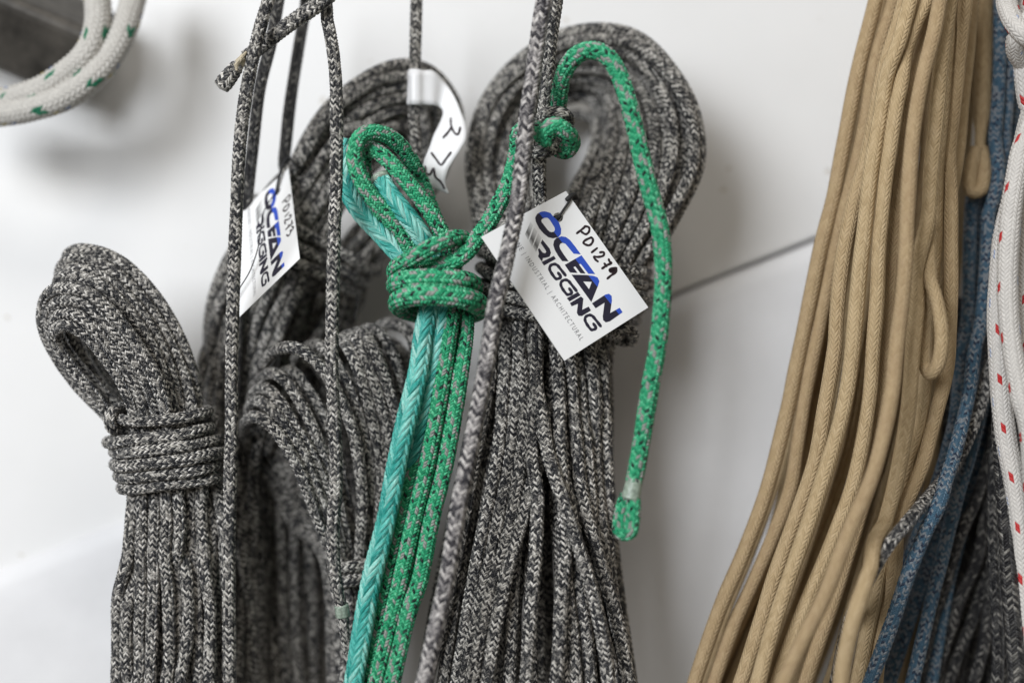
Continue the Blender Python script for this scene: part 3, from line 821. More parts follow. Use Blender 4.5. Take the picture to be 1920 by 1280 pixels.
# ------------------------------------------------------------------ beige bundle
bb = thing('beige_rope_bundle', 'thick bundle of beige cotton ropes hanging on the right, loose strands spreading left', 'rope bundle', P(1640, 640, .0))
RB = (18, .002)
beige = [
    [(1646, -60, .02), (1640, 0, .02), (1610, 125, .02), (1585, 260, .02), (1565, 370, .02), (1540, 475, .02), (1508, 630, .02), (1470, 790, .02), (1435, 920, .018), (1390, 1040, .016), (1345, 1150, .014), (1285, 1330, .012)],
    [(1680, -60, .004), (1675, 0, .004), (1640, 110, .004), (1615, 240, .004), (1598, 330, .004), (1575, 425, .006), (1553, 530, .008), (1532, 640, .008), (1516, 715, .008), (1500, 815, .008), (1484, 915, .008), (1450, 1000, .008), (1410, 1090, .008), (1365, 1190, .006), (1315, 1330, .004)],
    [(1700, -60, .0), (1695, 0, -.002), (1655, 140, -.004), (1631, 280, -.006), (1606, 370, -.008), (1586, 475, -.01), (1570, 600, -.012), (1562, 660, -.012), (1545, 765, -.012), (1525, 865, -.012), (1480, 1000, -.014), (1440, 1115, -.016), (1400, 1240, -.018), (1375, 1330, -.02)],
    [(1750, -60, -.018), (1738, 0, -.02), (1705, 65, -.026), (1677, 140, -.032), (1665, 240, -.036), (1655, 350, -.038), (1650, 450, -.038), (1648, 560, -.038), (1640, 640, -.036), (1630, 765, -.032), (1606, 890, -.03), (1565, 1000, -.03), (1520, 1110, -.032), (1475, 1220, -.034), (1435, 1330, -.036)],
    [(1770, -60, -.03), (1760, 0, -.032), (1750, 75, -.036), (1730, 165, -.042), (1716, 250, -.046), (1706, 375, -.05), (1696, 500, -.052), (1682, 630, -.054), (1670, 740, -.058), (1636, 880, -.064), (1590, 995, -.068), (1545, 1115, -.072), (1500, 1215, -.074), (1455, 1330, -.076)],
    [(1786, -60, -.018), (1780, 0, -.02), (1766, 100, -.024), (1756, 200, -.028), (1746, 300, -.03), (1740, 400, -.032), (1722, 525, -.034), (1714, 640, -.036), (1706, 765, -.036), (1684, 890, -.032), (1664, 970, -.034), (1630, 1070, -.062), (1602, 1150, -.074), (1582, 1240, -.072), (1570, 1330, -.07)],
    [(1808, -60, .0), (1805, 0, .0), (1797, 100, .0), (1786, 200, -.002), (1776, 290, -.004), (1780, 375, -.008), (1782, 500, -.01), (1780, 620, -.012), (1774, 690, -.012), (1756, 765, -.014), (1731, 840, -.016), (1703, 915, -.018), (1680, 1000, -.018), (1660, 1120, -.016), (1640, 1330, -.014)],
    [(1826, -60, .01), (1821, 15, .01), (1815, 125, .01), (1802, 225, .008), (1790, 310, .004), (1768, 420, .002), (1756, 540, .004), (1740, 660, .006), (1725, 790, .006), (1700, 900, .006), (1655, 1060, .006), (1600, 1330, .006)],
    [(1716, -60, -.012), (1708, 0, -.014), (1690, 70, -.018), (1664, 180, -.02), (1642, 290, -.022), (1628, 380, -.024), (1614, 480, -.025), (1604, 600, -.026), (1590, 720, -.026), (1568, 830, -.026), (1530, 950, -.028), (1484, 1070, -.03), (1444, 1190, -.032), (1405, 1330, -.034)],
    [(1752, -60, -.006), (1748, 0, -.008), (1728, 90, -.014), (1700, 190, -.02), (1690, 300, -.024), (1680, 420, -.026), (1668, 560, -.026), (1662, 680, -.026), (1655, 780, -.026), (1640, 880, -.028), (1610, 990, -.032), (1575, 1090, -.036), (1530, 1210, -.04), (1490, 1330, -.044)],
    [(1790, -60, -.01), (1786, 0, -.012), (1776, 120, -.016), (1768, 260, -.02), (1760, 400, -.022), (1748, 520, -.022), (1736, 640, -.024), (1728, 740, -.026), (1712, 850, -.028), (1690, 950, -.03), (1655, 1080, -.03), (1622, 1210, -.03), (1600, 1330, -.03)],
    [(1660, -60, .03), (1655, 0, .03), (1628, 120, .028), (1600, 260, .026), (1582, 370, .026), (1560, 500, .026), (1532, 640, .026), (1500, 780, .026), (1478, 900, .024), (1430, 1060, .022), (1375, 1190, .02), (1318, 1330, .02)],
    [(1728, -60, .02), (1722, 0, .02), (1696, 120, .02), (1668, 260, .016), (1640, 400, .014), (1622, 540, .012), (1600, 680, .012), (1574, 820, .01), (1530, 960, .008), (1480, 1110, .006), (1440, 1220, .004), (1398, 1330, .002)],
    [(1766, -60, .016), (1760, 0, .016), (1742, 140, .014), (1716, 300, .01), (1700, 440, .008), (1690, 580, .006), (1672, 720, .004), (1640, 850, .002), (1595, 1000, .0), (1545, 1160, -.004), (1490, 1330, -.008)],
    [(1800, -60, .02), (1795, 0, .02), (1780, 160, .016), (1752, 320, .012), (1738, 470, .01), (1722, 620, .008), (1700, 780, .004), (1662, 940, .002), (1616, 1090, .0), (1575, 1220, -.002), (1540, 1330, -.004)],
    [(1700, -60, .05), (1690, 0, .05), (1660, 180, .048), (1630, 340, .046), (1600, 500, .044), (1570, 660, .042), (1540, 800, .04), (1500, 940, .036), (1455, 1090, .032), (1350, 1330, .026)],
    [(1745, -60, .05), (1738, 0, .05), (1710, 180, .046), (1680, 340, .044), (1658, 500, .04), (1630, 660, .038), (1600, 800, .034), (1560, 940, .03), (1510, 1090, .026), (1440, 1330, .02)],
    [(1780, -60, .05), (1775, 0, .05), (1752, 200, .046), (1722, 380, .042), (1706, 560, .04), (1680, 720, .036), (1645, 870, .03), (1600, 1010, .026), (1550, 1150, .022), (1490, 1330, .018)],
]
for x0, x1, d in ((1815, 1700, .055), (1800, 1640, .06), (1770, 1560, .07), (1828, 1740, .07)):
    beige.append([(x0, -60, d), (x0 - 4, 60, d), (x0 - 18, 250, d), (x0 - 34, 480, d), (x0 - 52, 700, d), ((x0 + x1) / 2 - 20, 950, d - .01), (x1 - 60, 1330, d - .02)])
for q_, dx, d in ((0, 20, .034), (1, 16, .034), (2, 14, .030), (1, 38, .044), (8, 16, .026), (3, 20, .026), (4, 14, .016), (2, -6, .05)):      # cords deeper in the bundle
    beige.append([(x + dx + 6 * math.sin(y / 300 + dx), y, min(.07, max(d, z + .026))) for x, y, z in beige[q_]])
LAYER = {0: -.004, 2: -.006, 4: -.010, 5: -.006, 6: -.004, 8: -.008, 1: .008, 3: .004, 9: .008, 10: .010, 7: .006, 11: .016, 12: .018, 13: .018, 14: .018}
for k_, pts in enumerate(beige):
    rope('strand', bb, pts, 'beige', res=RB, jit=.0014, dshift=LAYER.get(k_, .012), r=RNG.uniform(.0041, .0047))
ey = rope('eye_end', bb, [(1741, 400, -.030), (1743, 500, -.038), (1747, 535, -.042), (1757, 565, -.044), (1766, 626, -.045), (1761, 676, -.043), (1746, 700, -.038), (1735, 684, -.032), (1735, 630, -.030), (1740, 570, -.030), (1744, 530, -.032)], 'beige', res=RB, r=.0040, fixed=True)

bk = thing('beige_rope_end', 'brownish beige rope hanging in shade beside the beige bundle, ending in a folded eye', 'rope', P(1842, 150, .01))
rope('rope_length', bk, [(1848, -60, .05), (1846, 0, .05), (1843, 150, .046), (1841, 220, .042), (1838, 262, .038), (1838, 285, .036)], 'beige', res=RB, r=.0052, fixed=True, taper=([0, .78, .9, 1], [1, 1, .72, .66]))
rope('folded_eye', bk, [(1839, 280, .036), (1845, 305, .032), (1843, 340, .029), (1835, 360, .028), (1822, 358, .029), (1818, 336, .030), (1823, 308, .032), (1833, 282, .035)], 'beige', res=RB, r=.0048, fixed=True)

# ------------------------------------------------------------------ blue bundle
bu = thing('blue_rope_bundle', 'bundle of blue and grey flecked ropes hanging behind the beige bundle', 'rope bundle', P(1830, 640, .04))
for pts in (
        [(1878, -60, .03), (1876, 25, .03), (1871, 175, .03), (1857, 350, .028), (1850, 475, .022), (1840, 600, .014), (1826, 660, .008), (1814, 750, .0), (1790, 855, -.018), (1752, 958, -.034), (1707, 1065, -.036), (1672, 1165, -.032), (1612, 1330, -.03)],
        [(1902, -60, .034), (1900, 40, .034), (1894, 130, .034), (1884, 260, .034), (1872, 400, .034), (1862, 520, .034), (1852, 640, .034), (1842, 740, .03), (1818, 850, .024), (1795, 930, .02), (1770, 1040, .014), (1745, 1140, .01), (1700, 1330, .004)],
        [(1850, 200, .05), (1835, 300, .046), (1822, 380, .042), (1817, 475, .038), (1814, 600, .034), (1802, 660, .03), (1795, 765, .026), (1775, 850, .022), (1738, 960, .018), (1700, 1060, .016), (1660, 1190, .012), (1625, 1330, .01)],
        [(1866, 200, .052), (1850, 350, .05), (1838, 480, .05), (1830, 620, .048), (1818, 740, .046), (1794, 860, .042), (1762, 980, .038), (1730, 1090, .032), (1690, 1210, .026), (1655, 1330, .022)],
        [(1912, -60, .05), (1908, 60, .05), (1906, 200, .05), (1894, 340, .05), (1880, 480, .05), (1866, 620, .05), (1850, 760, .048), (1826, 880, .044), (1800, 1000, .04), (1772, 1120, .034), (1735, 1330, .028)],
        [(1860, -60, .055), (1858, 60, .055), (1850, 220, .058), (1832, 380, .06), (1822, 520, .06), (1812, 660, .06), (1795, 800, .058), (1760, 940, .054), (1715, 1080, .05), (1640, 1330, .044)]):
    rope('strand', bu, pts, 'blue', res=(28, .0011), jit=.0008)

# ------------------------------------------------------------------ dark grey bundle at the lower right
dg = thing('dark_rope_bundle', 'dark grey rope bundle in deep shade at lower right, one strand crossing the beige', 'rope bundle', P(1830, 1000, .06))
rope('crossing_strand', dg, [(1872, 560, .03), (1862, 650, .022), (1846, 730, .014), (1824, 800, .008), (1790, 872, .006), (1752, 918, -.018), (1700, 980, -.050), (1664, 1024, -.055), (1636, 1072, -.052), (1612, 1122, -.044), (1588, 1180, -.02), (1556, 1330, .01)], 'grey', res=(24, .0011), fixed=True)
for pts in (
        [(1872, 640, .05), (1866, 780, .044), (1842, 905, .036), (1802, 1000, .032), (1766, 1115, .03), (1735, 1220, .028), (1712, 1330, .026)],
        [(1876, 760, .05), (1858, 890, .044), (1840, 1030, .04), (1796, 1135, .036), (1760, 1240, .034), (1735, 1330, .032)],
        [(1880, 700, .06), (1866, 860, .056), (1856, 1000, .05), (1838, 1120, .046), (1796, 1230, .044), (1765, 1330, .042)],
        [(1884, 700, .05), (1872, 850, .044), (1866, 1000, .04), (1858, 1130, .038), (1834, 1240, .036), (1808, 1330, .034)],
        [(1888, 640, .03), (1874, 800, .022), (1862, 920, .018), (1864, 1060, .016), (1870, 1200, .014), (1872, 1330, .012)],
        [(1850, 760, .07), (1832, 900, .068), (1808, 1020, .064), (1780, 1130, .06), (1752, 1240, .056), (1735, 1330, .052)],
        [(1890, 800, .07), (1880, 960, .066), (1868, 1100, .062), (1850, 1220, .058), (1836, 1330, .054)],
        [(1905, 860, .05), (1896, 1000, .046), (1890, 1120, .042), (1880, 1240, .04), (1872, 1330, .038)]):
    rope('strand', dg, pts, 'dark', res=(20, .0014), jit=.001)
for k in range(13):                                     # the depth of the bundle, behind
    x0 = 1760 + k * 13; x1 = 1640 + k * 24 + RNG.uniform(-8, 8); d = .062 + (k % 3) * .016
    rope('strand', dg, [(x0 + 30, 560, d), (x0 + 22, 700, d), (x0 + 6, 860, d), ((x0 + x1) / 2 + 10, 1080, d), (x1, 1330, d - .01)], 'dark', res=(14, .0022), jit=.001)
rope('hanging_rope', None, [(1893, 560, .02), (1880, 680, .006), (1876, 790, -.006), (1881, 890, -.022), (1888, 990, -.034), (1895, 1110, -.042), (1904, 1220, -.046), (1912, 1330, -.05)], 'dark', r=.0052, res=(20, .0014), fixed=True,
     label='single dark grey rope just left of the white ropes at the lower right edge', cat='rope')

# ------------------------------------------------------------------ white and red bundle at the right edge
wr = thing('white_rope_bundle', 'white ropes with red and blue flecks hanging along the right edge', 'rope bundle', P(1900, 640, -.02))
for pts in (
        [(1950, 160, -.01), (1924, 250, -.012), (1899, 370, -.016), (1882, 450, -.018), (1873, 545, -.02), (1869, 626, -.022), (1874, 715, -.024), (1885, 815, -.028), (1904, 915, -.034), (1918, 1040, -.04), (1930, 1330, -.044)],
        [(1956, 160, -.02), (1926, 250, -.028), (1910, 300, -.032), (1896, 402, -.036), (1889, 525, -.038), (1897, 640, -.042), (1914, 735, -.046), (1935, 860, -.05), (1950, 1330, -.05)],
        [(1950, 200, -.01), (1930, 350, -.016), (1918, 480, -.02), (1914, 600, -.024), (1922, 720, -.03), (1945, 900, -.034), (1960, 1330, -.036)],
        [(1936, -60, .0), (1928, 20, -.006), (1918, 90, -.01), (1922, 150, -.012), (1930, 200, -.01)]):
    rope('strand', wr, pts, 'whitered', res=(28, .0014), jit=.0006, twist=3, fixed=True)
rope('wrap_turn', wr, [(1890, -40, -.004), (1888, 5, -.016), (1900, 40, -.03), (1922, 66, -.036), (1950, 84, -.03)], 'whitered', res=(28, .0014), fixed=True)
rope('wrap_turn', wr, [(1956, 20, -.02), (1928, 40, -.03), (1910, 66, -.03), (1906, 92, -.022), (1918, 114, -.014), (1950, 124, -.006)], 'whitered', res=(28, .0014), fixed=True)

build_ropes()

# ------------------------------------------------------------------ whipping tapes and twine
band('tape_band', stub, path_piece(v3, .928, .948), .00415, 'clear_tape', world=True)
band('twine_whipping', stub, [(466, 105, -.0125), (456, 113, -.013), (446, 123, -.016), (438, 133, -.018)], .0031, 'twine', taper=([0, .3, 1], [1.25, .95, 1.0]), rvar=.08)
for k in range(4):
    band('twine_thread', stub, [(462 - k * 3, 98 + k * 4, -.017 - .001 * k), (452 - k * 2, 108 + k * 5, -.0195), (440 + k, 124 + k * 3, -.0215)], .0008, 'twine')
band('tape_band', gt, path_piece(te, 0, .012), .0062, 'clear_tape', world=True)
band('tape_band', gt, [(1191, 896, -.058), (1188, 908, -.058), (1185, 922, -.058), (1182, 934, -.058)], .0047, 'clear_tape', taper=([0, 1], [1.0, 1.15]))


# ------------------------------------------------------------------ swing tags with printed lettering
Q1 = np.array([150, 370.]); Q4 = np.array([705, 1195.]); Q3 = np.array([1280, 855.])
z6 = lambda p: np.array([860 + p[0] / 3.555, 340 + p[1] / 3.555])
C1_, C4_, C3_ = z6(Q1), z6(Q4), z6(Q3)
INV = np.linalg.inv(np.array([C4_ - C1_, C3_ - C4_]).T)


def ab(px, py): return INV @ (np.array([px, py]) - C1_)      # photo pixel on the front tag -> its own plane (0..1)


za = lambda pts: [ab(960 + x / 8, 370 + y / 8) for x, y in pts]
zb = lambda pts: [ab(1020 + x / 6.4, 480 + y / 6.4) for x, y in pts]
shift = lambda pts, dx, dy: [(x + dx, y + dy) for x, y in pts]

O_out = [(490, 215), (570, 240), (622, 300), (700, 380), (735, 480), (730, 560), (690, 605), (610, 622), (540, 605), (470, 550), (400, 470), (350, 370), (340, 310), (370, 255), (430, 220)]
O_in = [(520, 310), (545, 325), (570, 355), (610, 420), (635, 460), (640, 495), (625, 522), (590, 530), (560, 522), (530, 495), (480, 430), (440, 380), (432, 355), (445, 330), (480, 312)]
C_p = [(1035, 865), (925, 855), (800, 705), (760, 690), (725, 700), (708, 735), (720, 780), (770, 860), (850, 970), (750, 965), (690, 885), (640, 800), (615, 720), (625, 660), (660, 620), (740, 592), (810, 605), (870, 650), (950, 750)]
E_p = [(1045, 880), (1255, 1165), (1150, 1160), (1035, 1010), (1005, 1015), (1108, 1157), (1030, 1150), (950, 1045), (920, 1058), (985, 1145), (870, 1137), (790, 1022)]
A_p = [[(330, 232), (500, 238), (600, 250), (650, 270), (672, 315), (578, 322), (472, 315)], [(672, 315), (655, 370), (572, 565), (545, 410), (578, 322)], [(330, 232), (472, 315), (545, 410), (572, 565)]]
N_p = [(580, 580), (745, 478), (790, 468), (822, 495), (826, 550), (803, 702), (922, 640), (958, 695), (800, 800), (750, 812), (718, 785), (712, 740), (735, 575), (625, 640)]
R_p = [(450, 640), (560, 775), (580, 840), (560, 895), (510, 910), (460, 915), (445, 970), (385, 890), (400, 850), (385, 790), (400, 765), (455, 835), (490, 845), (510, 825), (500, 800), (425, 690)]
I_p = [(625, 885), (655, 930), (475, 1028), (440, 975)]
G_c = [(800, 1178), (720, 1076), (672, 1022), (620, 1010), (570, 1036), (562, 1085), (590, 1145), (650, 1222), (692, 1226), (730, 1200), (690, 1140)]
I2_p = [(410, 440), (440, 480), (305, 553), (273, 512)]
N2_p = [(310, 572), (445, 495), (475, 520), (460, 655), (540, 618), (568, 665), (455, 730), (415, 725), (395, 690), (408, 582), (332, 610)]
BARS = [[(270, 370), (305, 425), (235, 645), (188, 560)], [(325, 455), (370, 520), (295, 745), (250, 660)], [(390, 545), (435, 610), (355, 830), (310, 745)]]
HAND = [[(975, 548), (1050, 490), (1112, 440)], [(1095, 442), (1150, 452), (1168, 490), (1150, 540), (1105, 562), (1048, 528)],
        [(1190, 610), (1222, 640), (1208, 695), (1165, 730), (1110, 720), (1075, 690), (1105, 652), (1192, 612)],
        [(1203, 838), (1285, 775)], [(1330, 840), (1375, 835), (1395, 862), (1370, 895), (1300, 908), (1238, 905), (1258, 945), (1296, 976)],
        [(1465, 945), (1478, 980), (1506, 1005), (1440, 1032), (1362, 1083)], [(1398, 1008), (1432, 1052)]]
NINE = [[(1585, 1080), (1530, 1080), (1475, 1105), (1510, 1140), (1570, 1120), (1490, 1110), (1560, 1100)], [(1580, 1090), (1575, 1140), (1500, 1190), (1443, 1236)]]
THREE = [[(1525, 1060), (1585, 1085), (1560, 1130), (1510, 1120), (1545, 1165), (1510, 1215), (1440, 1190)]]


def stroke_polys(pts, wd):
    """a marker stroke as one ribbon with rounded ends"""
    p = catmull(np.array([(x, y, 0) for x, y in pts], float), 6)[:, :2]
    T = np.gradient(p, axis=0); T /= np.linalg.norm(T, axis=1)[:, None] + 1e-9
    Nn = np.stack([-T[:, 1], T[:, 0]], 1)
    m = len(p)
    wv = np.full(m, wd / 2.0) * (1 + .1 * np.sin(np.arange(m) * .9))
    q = np.vstack([p[0] - T[0] * wd * .42, p, p[-1] + T[-1] * wd * .42])
    Nn = np.vstack([Nn[:1], Nn, Nn[-1:]])
    wv = np.concatenate([[wv[0] * .45], wv, [wv[-1] * .45]])
    return q + Nn * wv[:, None], q - Nn * wv[:, None]


class Tag:
    def __init__(s, root, origin, e1, e2, d0, z1, z2):
        s.root, s.o, s.e1, s.e2, s.d = root, np.array(origin, float), np.array(e1, float), np.array(e2, float), (d0, z1, z2)
        s.bend = 0.0
        a = s.at(0.5, .5, 0); b = s.at(.6, .5, 0); c = s.at(.5, .6, 0)
        n = np.cross(b - a, c - a); n /= np.linalg.norm(n)
        s.n = n if n[1] < 0 else -n
        root.location = s.at(.5, .5, 0)

    def at(s, a, b, lift):
        f = lambda u, v: P(*(s.o + s.e1 * u + s.e2 * v), s.d[0] + s.d[1] * u + s.d[2] * v)
        q0 = f(0, 0)
        q = q0 + (f(1, 0) - q0) * a + (f(0, 1) - q0) * b
        return q + (s.n * lift if lift else 0)

    def mesh(s, name, polys, mat, lift, uv=True):
        """polys: lists of (a,b); each goes on a level of its own, 0.02 mm apart"""
        bm = bmesh.new()
        ul = bm.loops.layers.uv.new('UVMap')
        for i, poly in enumerate(polys):
            vs = [bm.verts.new(s.at(a, b, lift + .00002 * i) - np.array(s.root.location)) for a, b in poly]
            f = bm.faces.new(vs)
            for lp, (a, b) in zip(f.loops, poly): lp[ul].uv = (a * 280, b * 185)
        bmesh.ops.triangulate(bm, faces=bm.faces[:])
        me = bpy.data.meshes.new(name); bm.to_mesh(me); bm.free()
        me.materials.append(M[mat])
        return link(bpy.data.objects.new(name, me), s.root)

    def card(s, outline, hole, thick=.0005):
        bm = bmesh.new()
        def loop_(pts, lift):
            v = [bm.verts.new(s.at(a, b, lift) - np.array(s.root.location)) for a, b in pts]
            return v, [bm.edges.new((v[i], v[(i + 1) % len(v)])) for i in range(len(v))]
        vo, eo = loop_(outline, 0); vh, eh = loop_(hole, 0)
        bmesh.ops.triangle_fill(bm, edges=eo + eh, use_beauty=True)
        fr = bm.faces[:]
        r = bmesh.ops.extrude_face_region(bm, geom=fr)
        for v in r['geom']:
            if isinstance(v, bmesh.types.BMVert): v.co -= Vector(s.n * thick)
        bmesh.ops.recalc_face_normals(bm, faces=bm.faces[:])
        me = bpy.data.meshes.new('card'); bm.to_mesh(me); bm.free()
        me.materials.append(M['card'])
        return link(bpy.data.objects.new('card', me), s.root)

    def lettering(s, hand, mk=34):
        hole_c = ab(860 + 662 / 3.555, 340 + 243 / 3.555)
        circ = [(hole_c[0] + 9.3 / 280 * math.cos(t), hole_c[1] + 9.3 / 185 * math.sin(t)) for t in np.linspace(0, 2 * math.pi, 24, endpoint=False)]
        s.hole = hole_c
        s.card([(0, 0), (1, 0), (1, 1), (.025, .958)], circ)
        oo, oi_ = za(O_out), za(O_in)
        ringq = [[oo[i], oo[(i + 1) % 15], oi_[(i + 1) % 15], oi_[i]] for i in range(15)]
        up = .00012
        s.mesh_flat('letter', ringq, 'logo', up)
        s.mesh('letter', [za(C_p)], 'logo', up)
        s.mesh('letter', [za(E_p)], 'logo', up)
        s.mesh_flat('letter', [zb(q) for q in A_p], 'logo', up)
        s.mesh('letter', [zb(N_p)], 'logo', up)
        gl, gr_ = stroke_polys(G_c, 44)
        gl, gr_ = za(gl), za(gr_)
        d2 = INV @ np.array([21.1, 29.7]); d3 = INV @ np.array([67.2, 96.4])
        for pl in (za(R_p), za(I_p), zb(I2_p), zb(N2_p)):
            s.mesh('letter', [pl], 'navy', up)
        for dd in (np.zeros(2), d2, d3):
            s.mesh_flat('letter', [[gl[i] + dd, gl[i + 1] + dd, gr_[i + 1] + dd, gr_[i] + dd] for i in range(len(gl) - 1)], 'navy', up)
        for b in BARS: s.mesh('printed_bar', [za(b)], 'bars', up)
        strips = []
        for st in hand:
            l, r = stroke_polys(st, mk)
            l, r = za(l), za(r)
            strips.append([[l[i], l[i + 1], r[i + 1], r[i]] for i in range(len(l) - 1)])
        for k, sp in enumerate(strips):
            s.mesh_flat('handwritten_mark', sp, 'ink', up + .00004 * (k % 3))
        s.small_text('MARINE | INDUSTRIAL | ARCHITECTURAL', 16, 264, 44.0, 9.2, up)

    def mesh_flat(s, name, polys, mat, lift):
        bm = bmesh.new()
        ul = bm.loops.layers.uv.new('UVMap')
        for poly in polys:
            vs = [bm.verts.new(s.at(a, b, lift) - np.array(s.root.location)) for a, b in poly]
            f = bm.faces.new(vs)
            for lp, (a, b) in zip(f.loops, poly): lp[ul].uv = (a * 280, b * 185)
        bmesh.ops.remove_doubles(bm, verts=bm.verts[:], dist=1e-6)
        bmesh.ops.triangulate(bm, faces=bm.faces[:])
        me = bpy.data.meshes.new(name); bm.to_mesh(me); bm.free()
        me.materials.append(M[mat])
        return link(bpy.data.objects.new(name, me), s.root)

    def small_text(s, txt, x0, x1, y0, hgt, lift):
        cu = bpy.data.curves.new('t', 'FONT'); cu.body = txt; cu.size = 1.0; cu.space_character = 1.45
        cu.resolution_u = 3
        ob = bpy.data.objects.new('t', cu); col.objects.link(ob)
        dg_ = bpy.context.evaluated_depsgraph_get()
        me0 = bpy.data.meshes.new_from_object(ob.evaluated_get(dg_))
        bpy.data.objects.remove(ob)
        V = np.array([v.co[:] for v in me0.vertices])
        lo, hi_ = V.min(0), V.max(0)
        cap = 0.72
        out = []
        for v in V:
            a = (x0 + (v[0] - lo[0]) / (hi_[0] - lo[0]) * (x1 - x0)) / 280
            b = (y0 + v[1] / cap * hgt) / 185
            out.append(s.at(a, b, lift) - np.array(s.root.location))
        for v, c in zip(me0.vertices, out): v.co = c
        me0.name = 'small_print'
        me0.materials.clear(); me0.materials.append(M['greyink'])
        return link(bpy.data.objects.new('small_print', me0), s.root)


t1 = thing('swing_tag', 'white card tag marked PD1279 tied to the centre hank, sharp and tilted', 'tag', (0, 0, 0), 'white card tags')
T1 = Tag(t1, C1_, C4_ - C1_, C3_ - C4_, -.041, .006, .018)
T1.lettering(HAND + NINE)
h = T1.hole
hp = T1.at(h[0], h[1], .001)
band('cord', t1, [T1.at(h[0], h[1], -.0015), hp, T1.at(h[0] - .03, h[1] + .09, .0014), T1.at(h[0] - .06, h[1] + .19, .0012), P(1070, 366, -.020), P(1077, 368, -.006)], .00065, 'cord', world=True)
band('cord_knot_and_shade_plug', t1, [P(1062, 376, -.0250), P(1068, 370, -.0250), P(1075, 366, -.022), P(1080, 371, -.018)], .0014, 'cord', world=True, rvar=.12)

band('cord_knot_and_shade_plug', t1, [T1.at(h[0] - .012, h[1], -.0040), T1.at(h[0], h[1], -.0040), T1.at(h[0] + .012, h[1], -.0040)], .0034, 'cord', world=True, rvar=.1)  # black plug added behind the punched hole, standing in for its dark shade

t2 = thing('swing_tag', 'white card tag marked PD1273 behind the sharp vertical rope, turned sideways', 'tag', (0, 0, 0), 'white card tags')
T2 = Tag(t2, (437, 409), (12, 185), (108, -102), .026, -.042, .012)
T2.lettering(HAND + THREE, 30)
h2 = T2.hole
band('cord', t2, [T2.at(h2[0], h2[1], -.001), T2.at(h2[0], h2[1], .0012), T2.at(.02, .86, .003), T2.at(-.03, 1.0, .004), P(556, 312, .036), P(566, 318, .046)], .0008, 'cord', world=True)
band('loose_thread', t2, [T2.at(h2[0], h2[1], .001), T2.at(.28, .52, .003), T2.at(.55, .42, .004), T2.at(.72, .26, .004), T2.at(.80, .06, .004), T2.at(.84, -.05, .003)], .00035, 'cord', world=True)
band('loose_thread', t2, [P(676, 470, .05), P(668, 500, .05), P(667, 540, .05), P(671, 568, .05), P(664, 598, .05)], .0004, 'cord', world=True)

# ------------------------------------------------------------------ tape flag with marker figures
fl = thing('tape_flag', 'curled white tape flag with handwritten marks on the thin line of the back hank', 'tape', P(800, 200, .02), 'tape')
del fl['group']
pairs = [((764, 134, .034), (764, 195, .034)), ((772, 133, .0275), (772, 196, .0275)), ((784, 132, .0272), (784, 196, .0272)), ((795, 132, .030), (795, 196, .030)), ((814, 134, .032), (812, 197, .032)),
         ((834, 154, .036), (822, 200, .036)), ((852, 182, .034), (829, 206, .036)), ((865, 212, .028), (830, 216, .031)), ((873, 238, .022), (823, 234, .027)), ((873, 260, .018), (813, 254, .024)), ((864, 278, .016), (806, 275, .021)), ((852, 297, .015), (797, 296, .019)), ((841, 316, .015), (793, 314, .018)), ((835, 334, .016), (798, 335, .018)), ((836, 348, .018), (811, 351, .019)), ((842, 364, .020), (832, 360, .021))]
A_ = catmull(PP([p[0] for p in pairs]), 5); B_ = catmull(PP([p[1] for p in pairs]), 5)
bm = bmesh.new(); rows = []
for a, b in zip(A_, B_):
    rows.append([bm.verts.new(a + (b - a) * t - np.array(fl.location)) for t in np.linspace(0, 1, 7)])
for r0, r1 in zip(rows[:-1], rows[1:]):
    for i in range(6): bm.faces.new((r0[i], r0[i + 1], r1[i + 1], r1[i]))
me = bpy.data.meshes.new('tape_strip'); bm.to_mesh(me); bm.free()
for p_ in me.polygons: p_.use_smooth = True
me.materials.append(M['tape'])
ts = link(bpy.data.objects.new('tape_strip', me), fl)
so = ts.modifiers.new('thickness', 'SOLIDIFY'); so.thickness = .0004; so.offset = 0
band('tape_wrap', fl, [(780, 132, .0335), (778, 165, .034), (777, 197, .034)], .0047, 'tape')
AB_ = np.vstack([A_, B_])
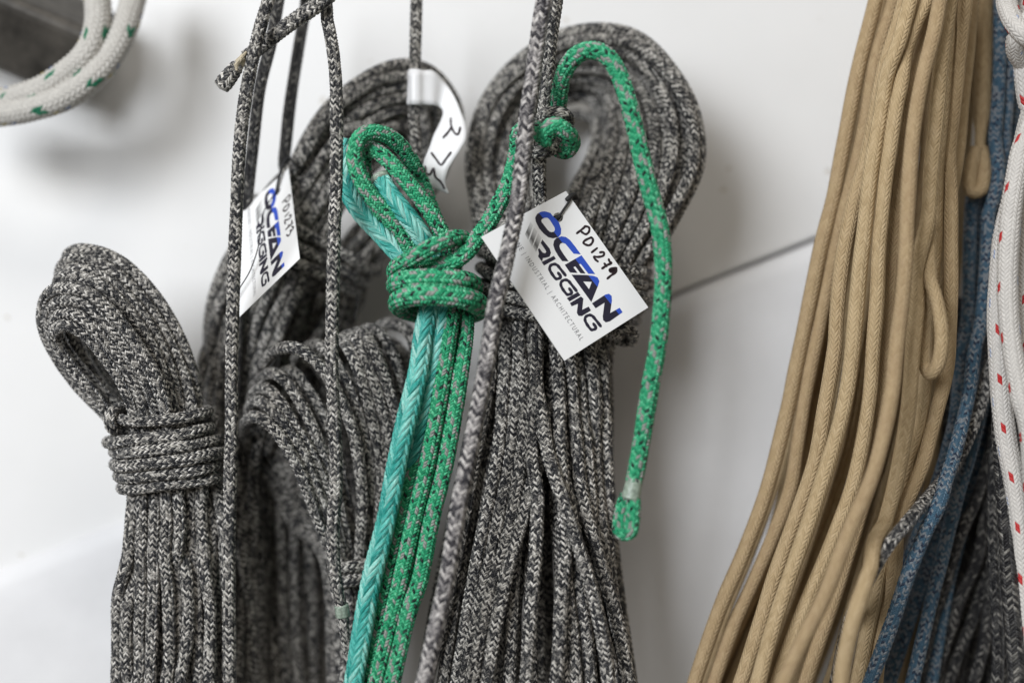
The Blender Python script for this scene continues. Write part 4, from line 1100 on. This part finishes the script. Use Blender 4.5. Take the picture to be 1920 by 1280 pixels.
for stk in ([(845, 222), (846, 236), (852, 249), (859, 251), (863, 239)], [(847, 238), (840, 248), (831, 258)], [(809, 287), (818, 299), (827, 309), (836, 298), (845, 286)], [(797, 312), (799, 324), (806, 327), (813, 316), (816, 331), (826, 341), (833, 353)]):
    l, r = stroke_polys(stk, 4.2)
    bm = bmesh.new()
    def onflag(q):
        # depth of the strip under this pixel, from the nearest cross edge
        k = (D + AB_[:, 1]) / D * S
        ax = A_[:, 0] / (S * (D + A_[:, 1]) / D) + 960; ay = 640 - (A_[:, 2] - Z0) / (S * (D + A_[:, 1]) / D)
        bx = B_[:, 0] / (S * (D + B_[:, 1]) / D) + 960; by = 640 - (B_[:, 2] - Z0) / (S * (D + B_[:, 1]) / D)
        best = None
        for i in range(28, len(A_)):
            e = np.array([bx[i] - ax[i], by[i] - ay[i]]); w_ = np.array([q[0] - ax[i], q[1] - ay[i]])
            t = np.clip((w_ @ e) / (e @ e), 0, 1); dd = np.linalg.norm(w_ - e * t)
            if best is None or dd < best[0]: best = (dd, A_[i, 1] + (B_[i, 1] - A_[i, 1]) * t)
        return P(q[0], q[1], best[1] - .0006) - np.array(fl.location)
    lv = [bm.verts.new(onflag(q)) for q in l]; rv = [bm.verts.new(onflag(q)) for q in r]
    for i in range(len(lv) - 1): bm.faces.new((lv[i], lv[i + 1], rv[i + 1], rv[i]))
    me = bpy.data.meshes.new('handwritten_mark'); bm.to_mesh(me); bm.free()
    me.materials.append(M['ink'])
    link(bpy.data.objects.new('handwritten_mark', me), fl)


# ------------------------------------------------------------------ stray fibres standing off the rope covers
def fibres(root, ropes, count, mat, lmin=.0012, lmax=.0036, w=.00007):
    V = []; F = []
    org = np.array(root.location)
    wts = np.array([len(st['p']) for st in ropes], float); wts /= wts.sum()
    for st, c in zip(ropes, np.round(wts * count).astype(int)):
        p = st['p']; n = len(p)
        for _ in range(c):
            i = RNG.integers(1, n - 1); t = RNG.uniform()
            q = p[i] + (p[i + 1 if i + 1 < n else i] - p[i]) * t
            T = p[min(i + 1, n - 1)] - p[i - 1]; T /= np.linalg.norm(T) + 1e-9
            d = RNG.normal(size=3); d[1] -= .5; d -= T * (d @ T); d /= np.linalg.norm(d) + 1e-9
            L = RNG.uniform(lmin, lmax)
            along = T * RNG.choice([-1, 1]); side = np.cross(d, T)
            a = q + d * st['r'] * .93
            b = a + d * L * .35 + along * L * .35 + side * RNG.normal() * L * .2
            e = b + d * L * RNG.uniform(-.1, .35) + along * L * .5 + side * RNG.normal() * L * .3
            k = len(V)
            V += [a - side * w, a + side * w, b - side * w, b + side * w, e - side * w * .5, e + side * w * .5]
            F += [(k, k + 1, k + 3, k + 2), (k + 2, k + 3, k + 5, k + 4)]
    me = fast_mesh('loose_fibres', np.array(V) - org, F)
    me.materials.append(M[mat])
    o = link(bpy.data.objects.new('loose_fibres', me), root)
    o['kind'] = 'stuff'


M['fibre_grey'] = plain('grey_fibre', (.42, .41, .39), 0.6, var=.4, scale=900)
M['fibre_beige'] = plain('beige_fibre', (.48, .37, .23), 0.8)
M['fibre_green'] = plain('green_fibre', (.06, .42, .22), 0.5)
for root_, n_, m_ in ((cl, 1500, 'fibre_grey'), (cf, 900, 'fibre_grey'), (cc, 2200, 'fibre_grey'), (stub, 350, 'fibre_grey'), (bb, 5200, 'fibre_beige'), (gt, 700, 'fibre_green')):
    fibres(root_, [st for st in STR if st['parent'] is root_], n_, m_)
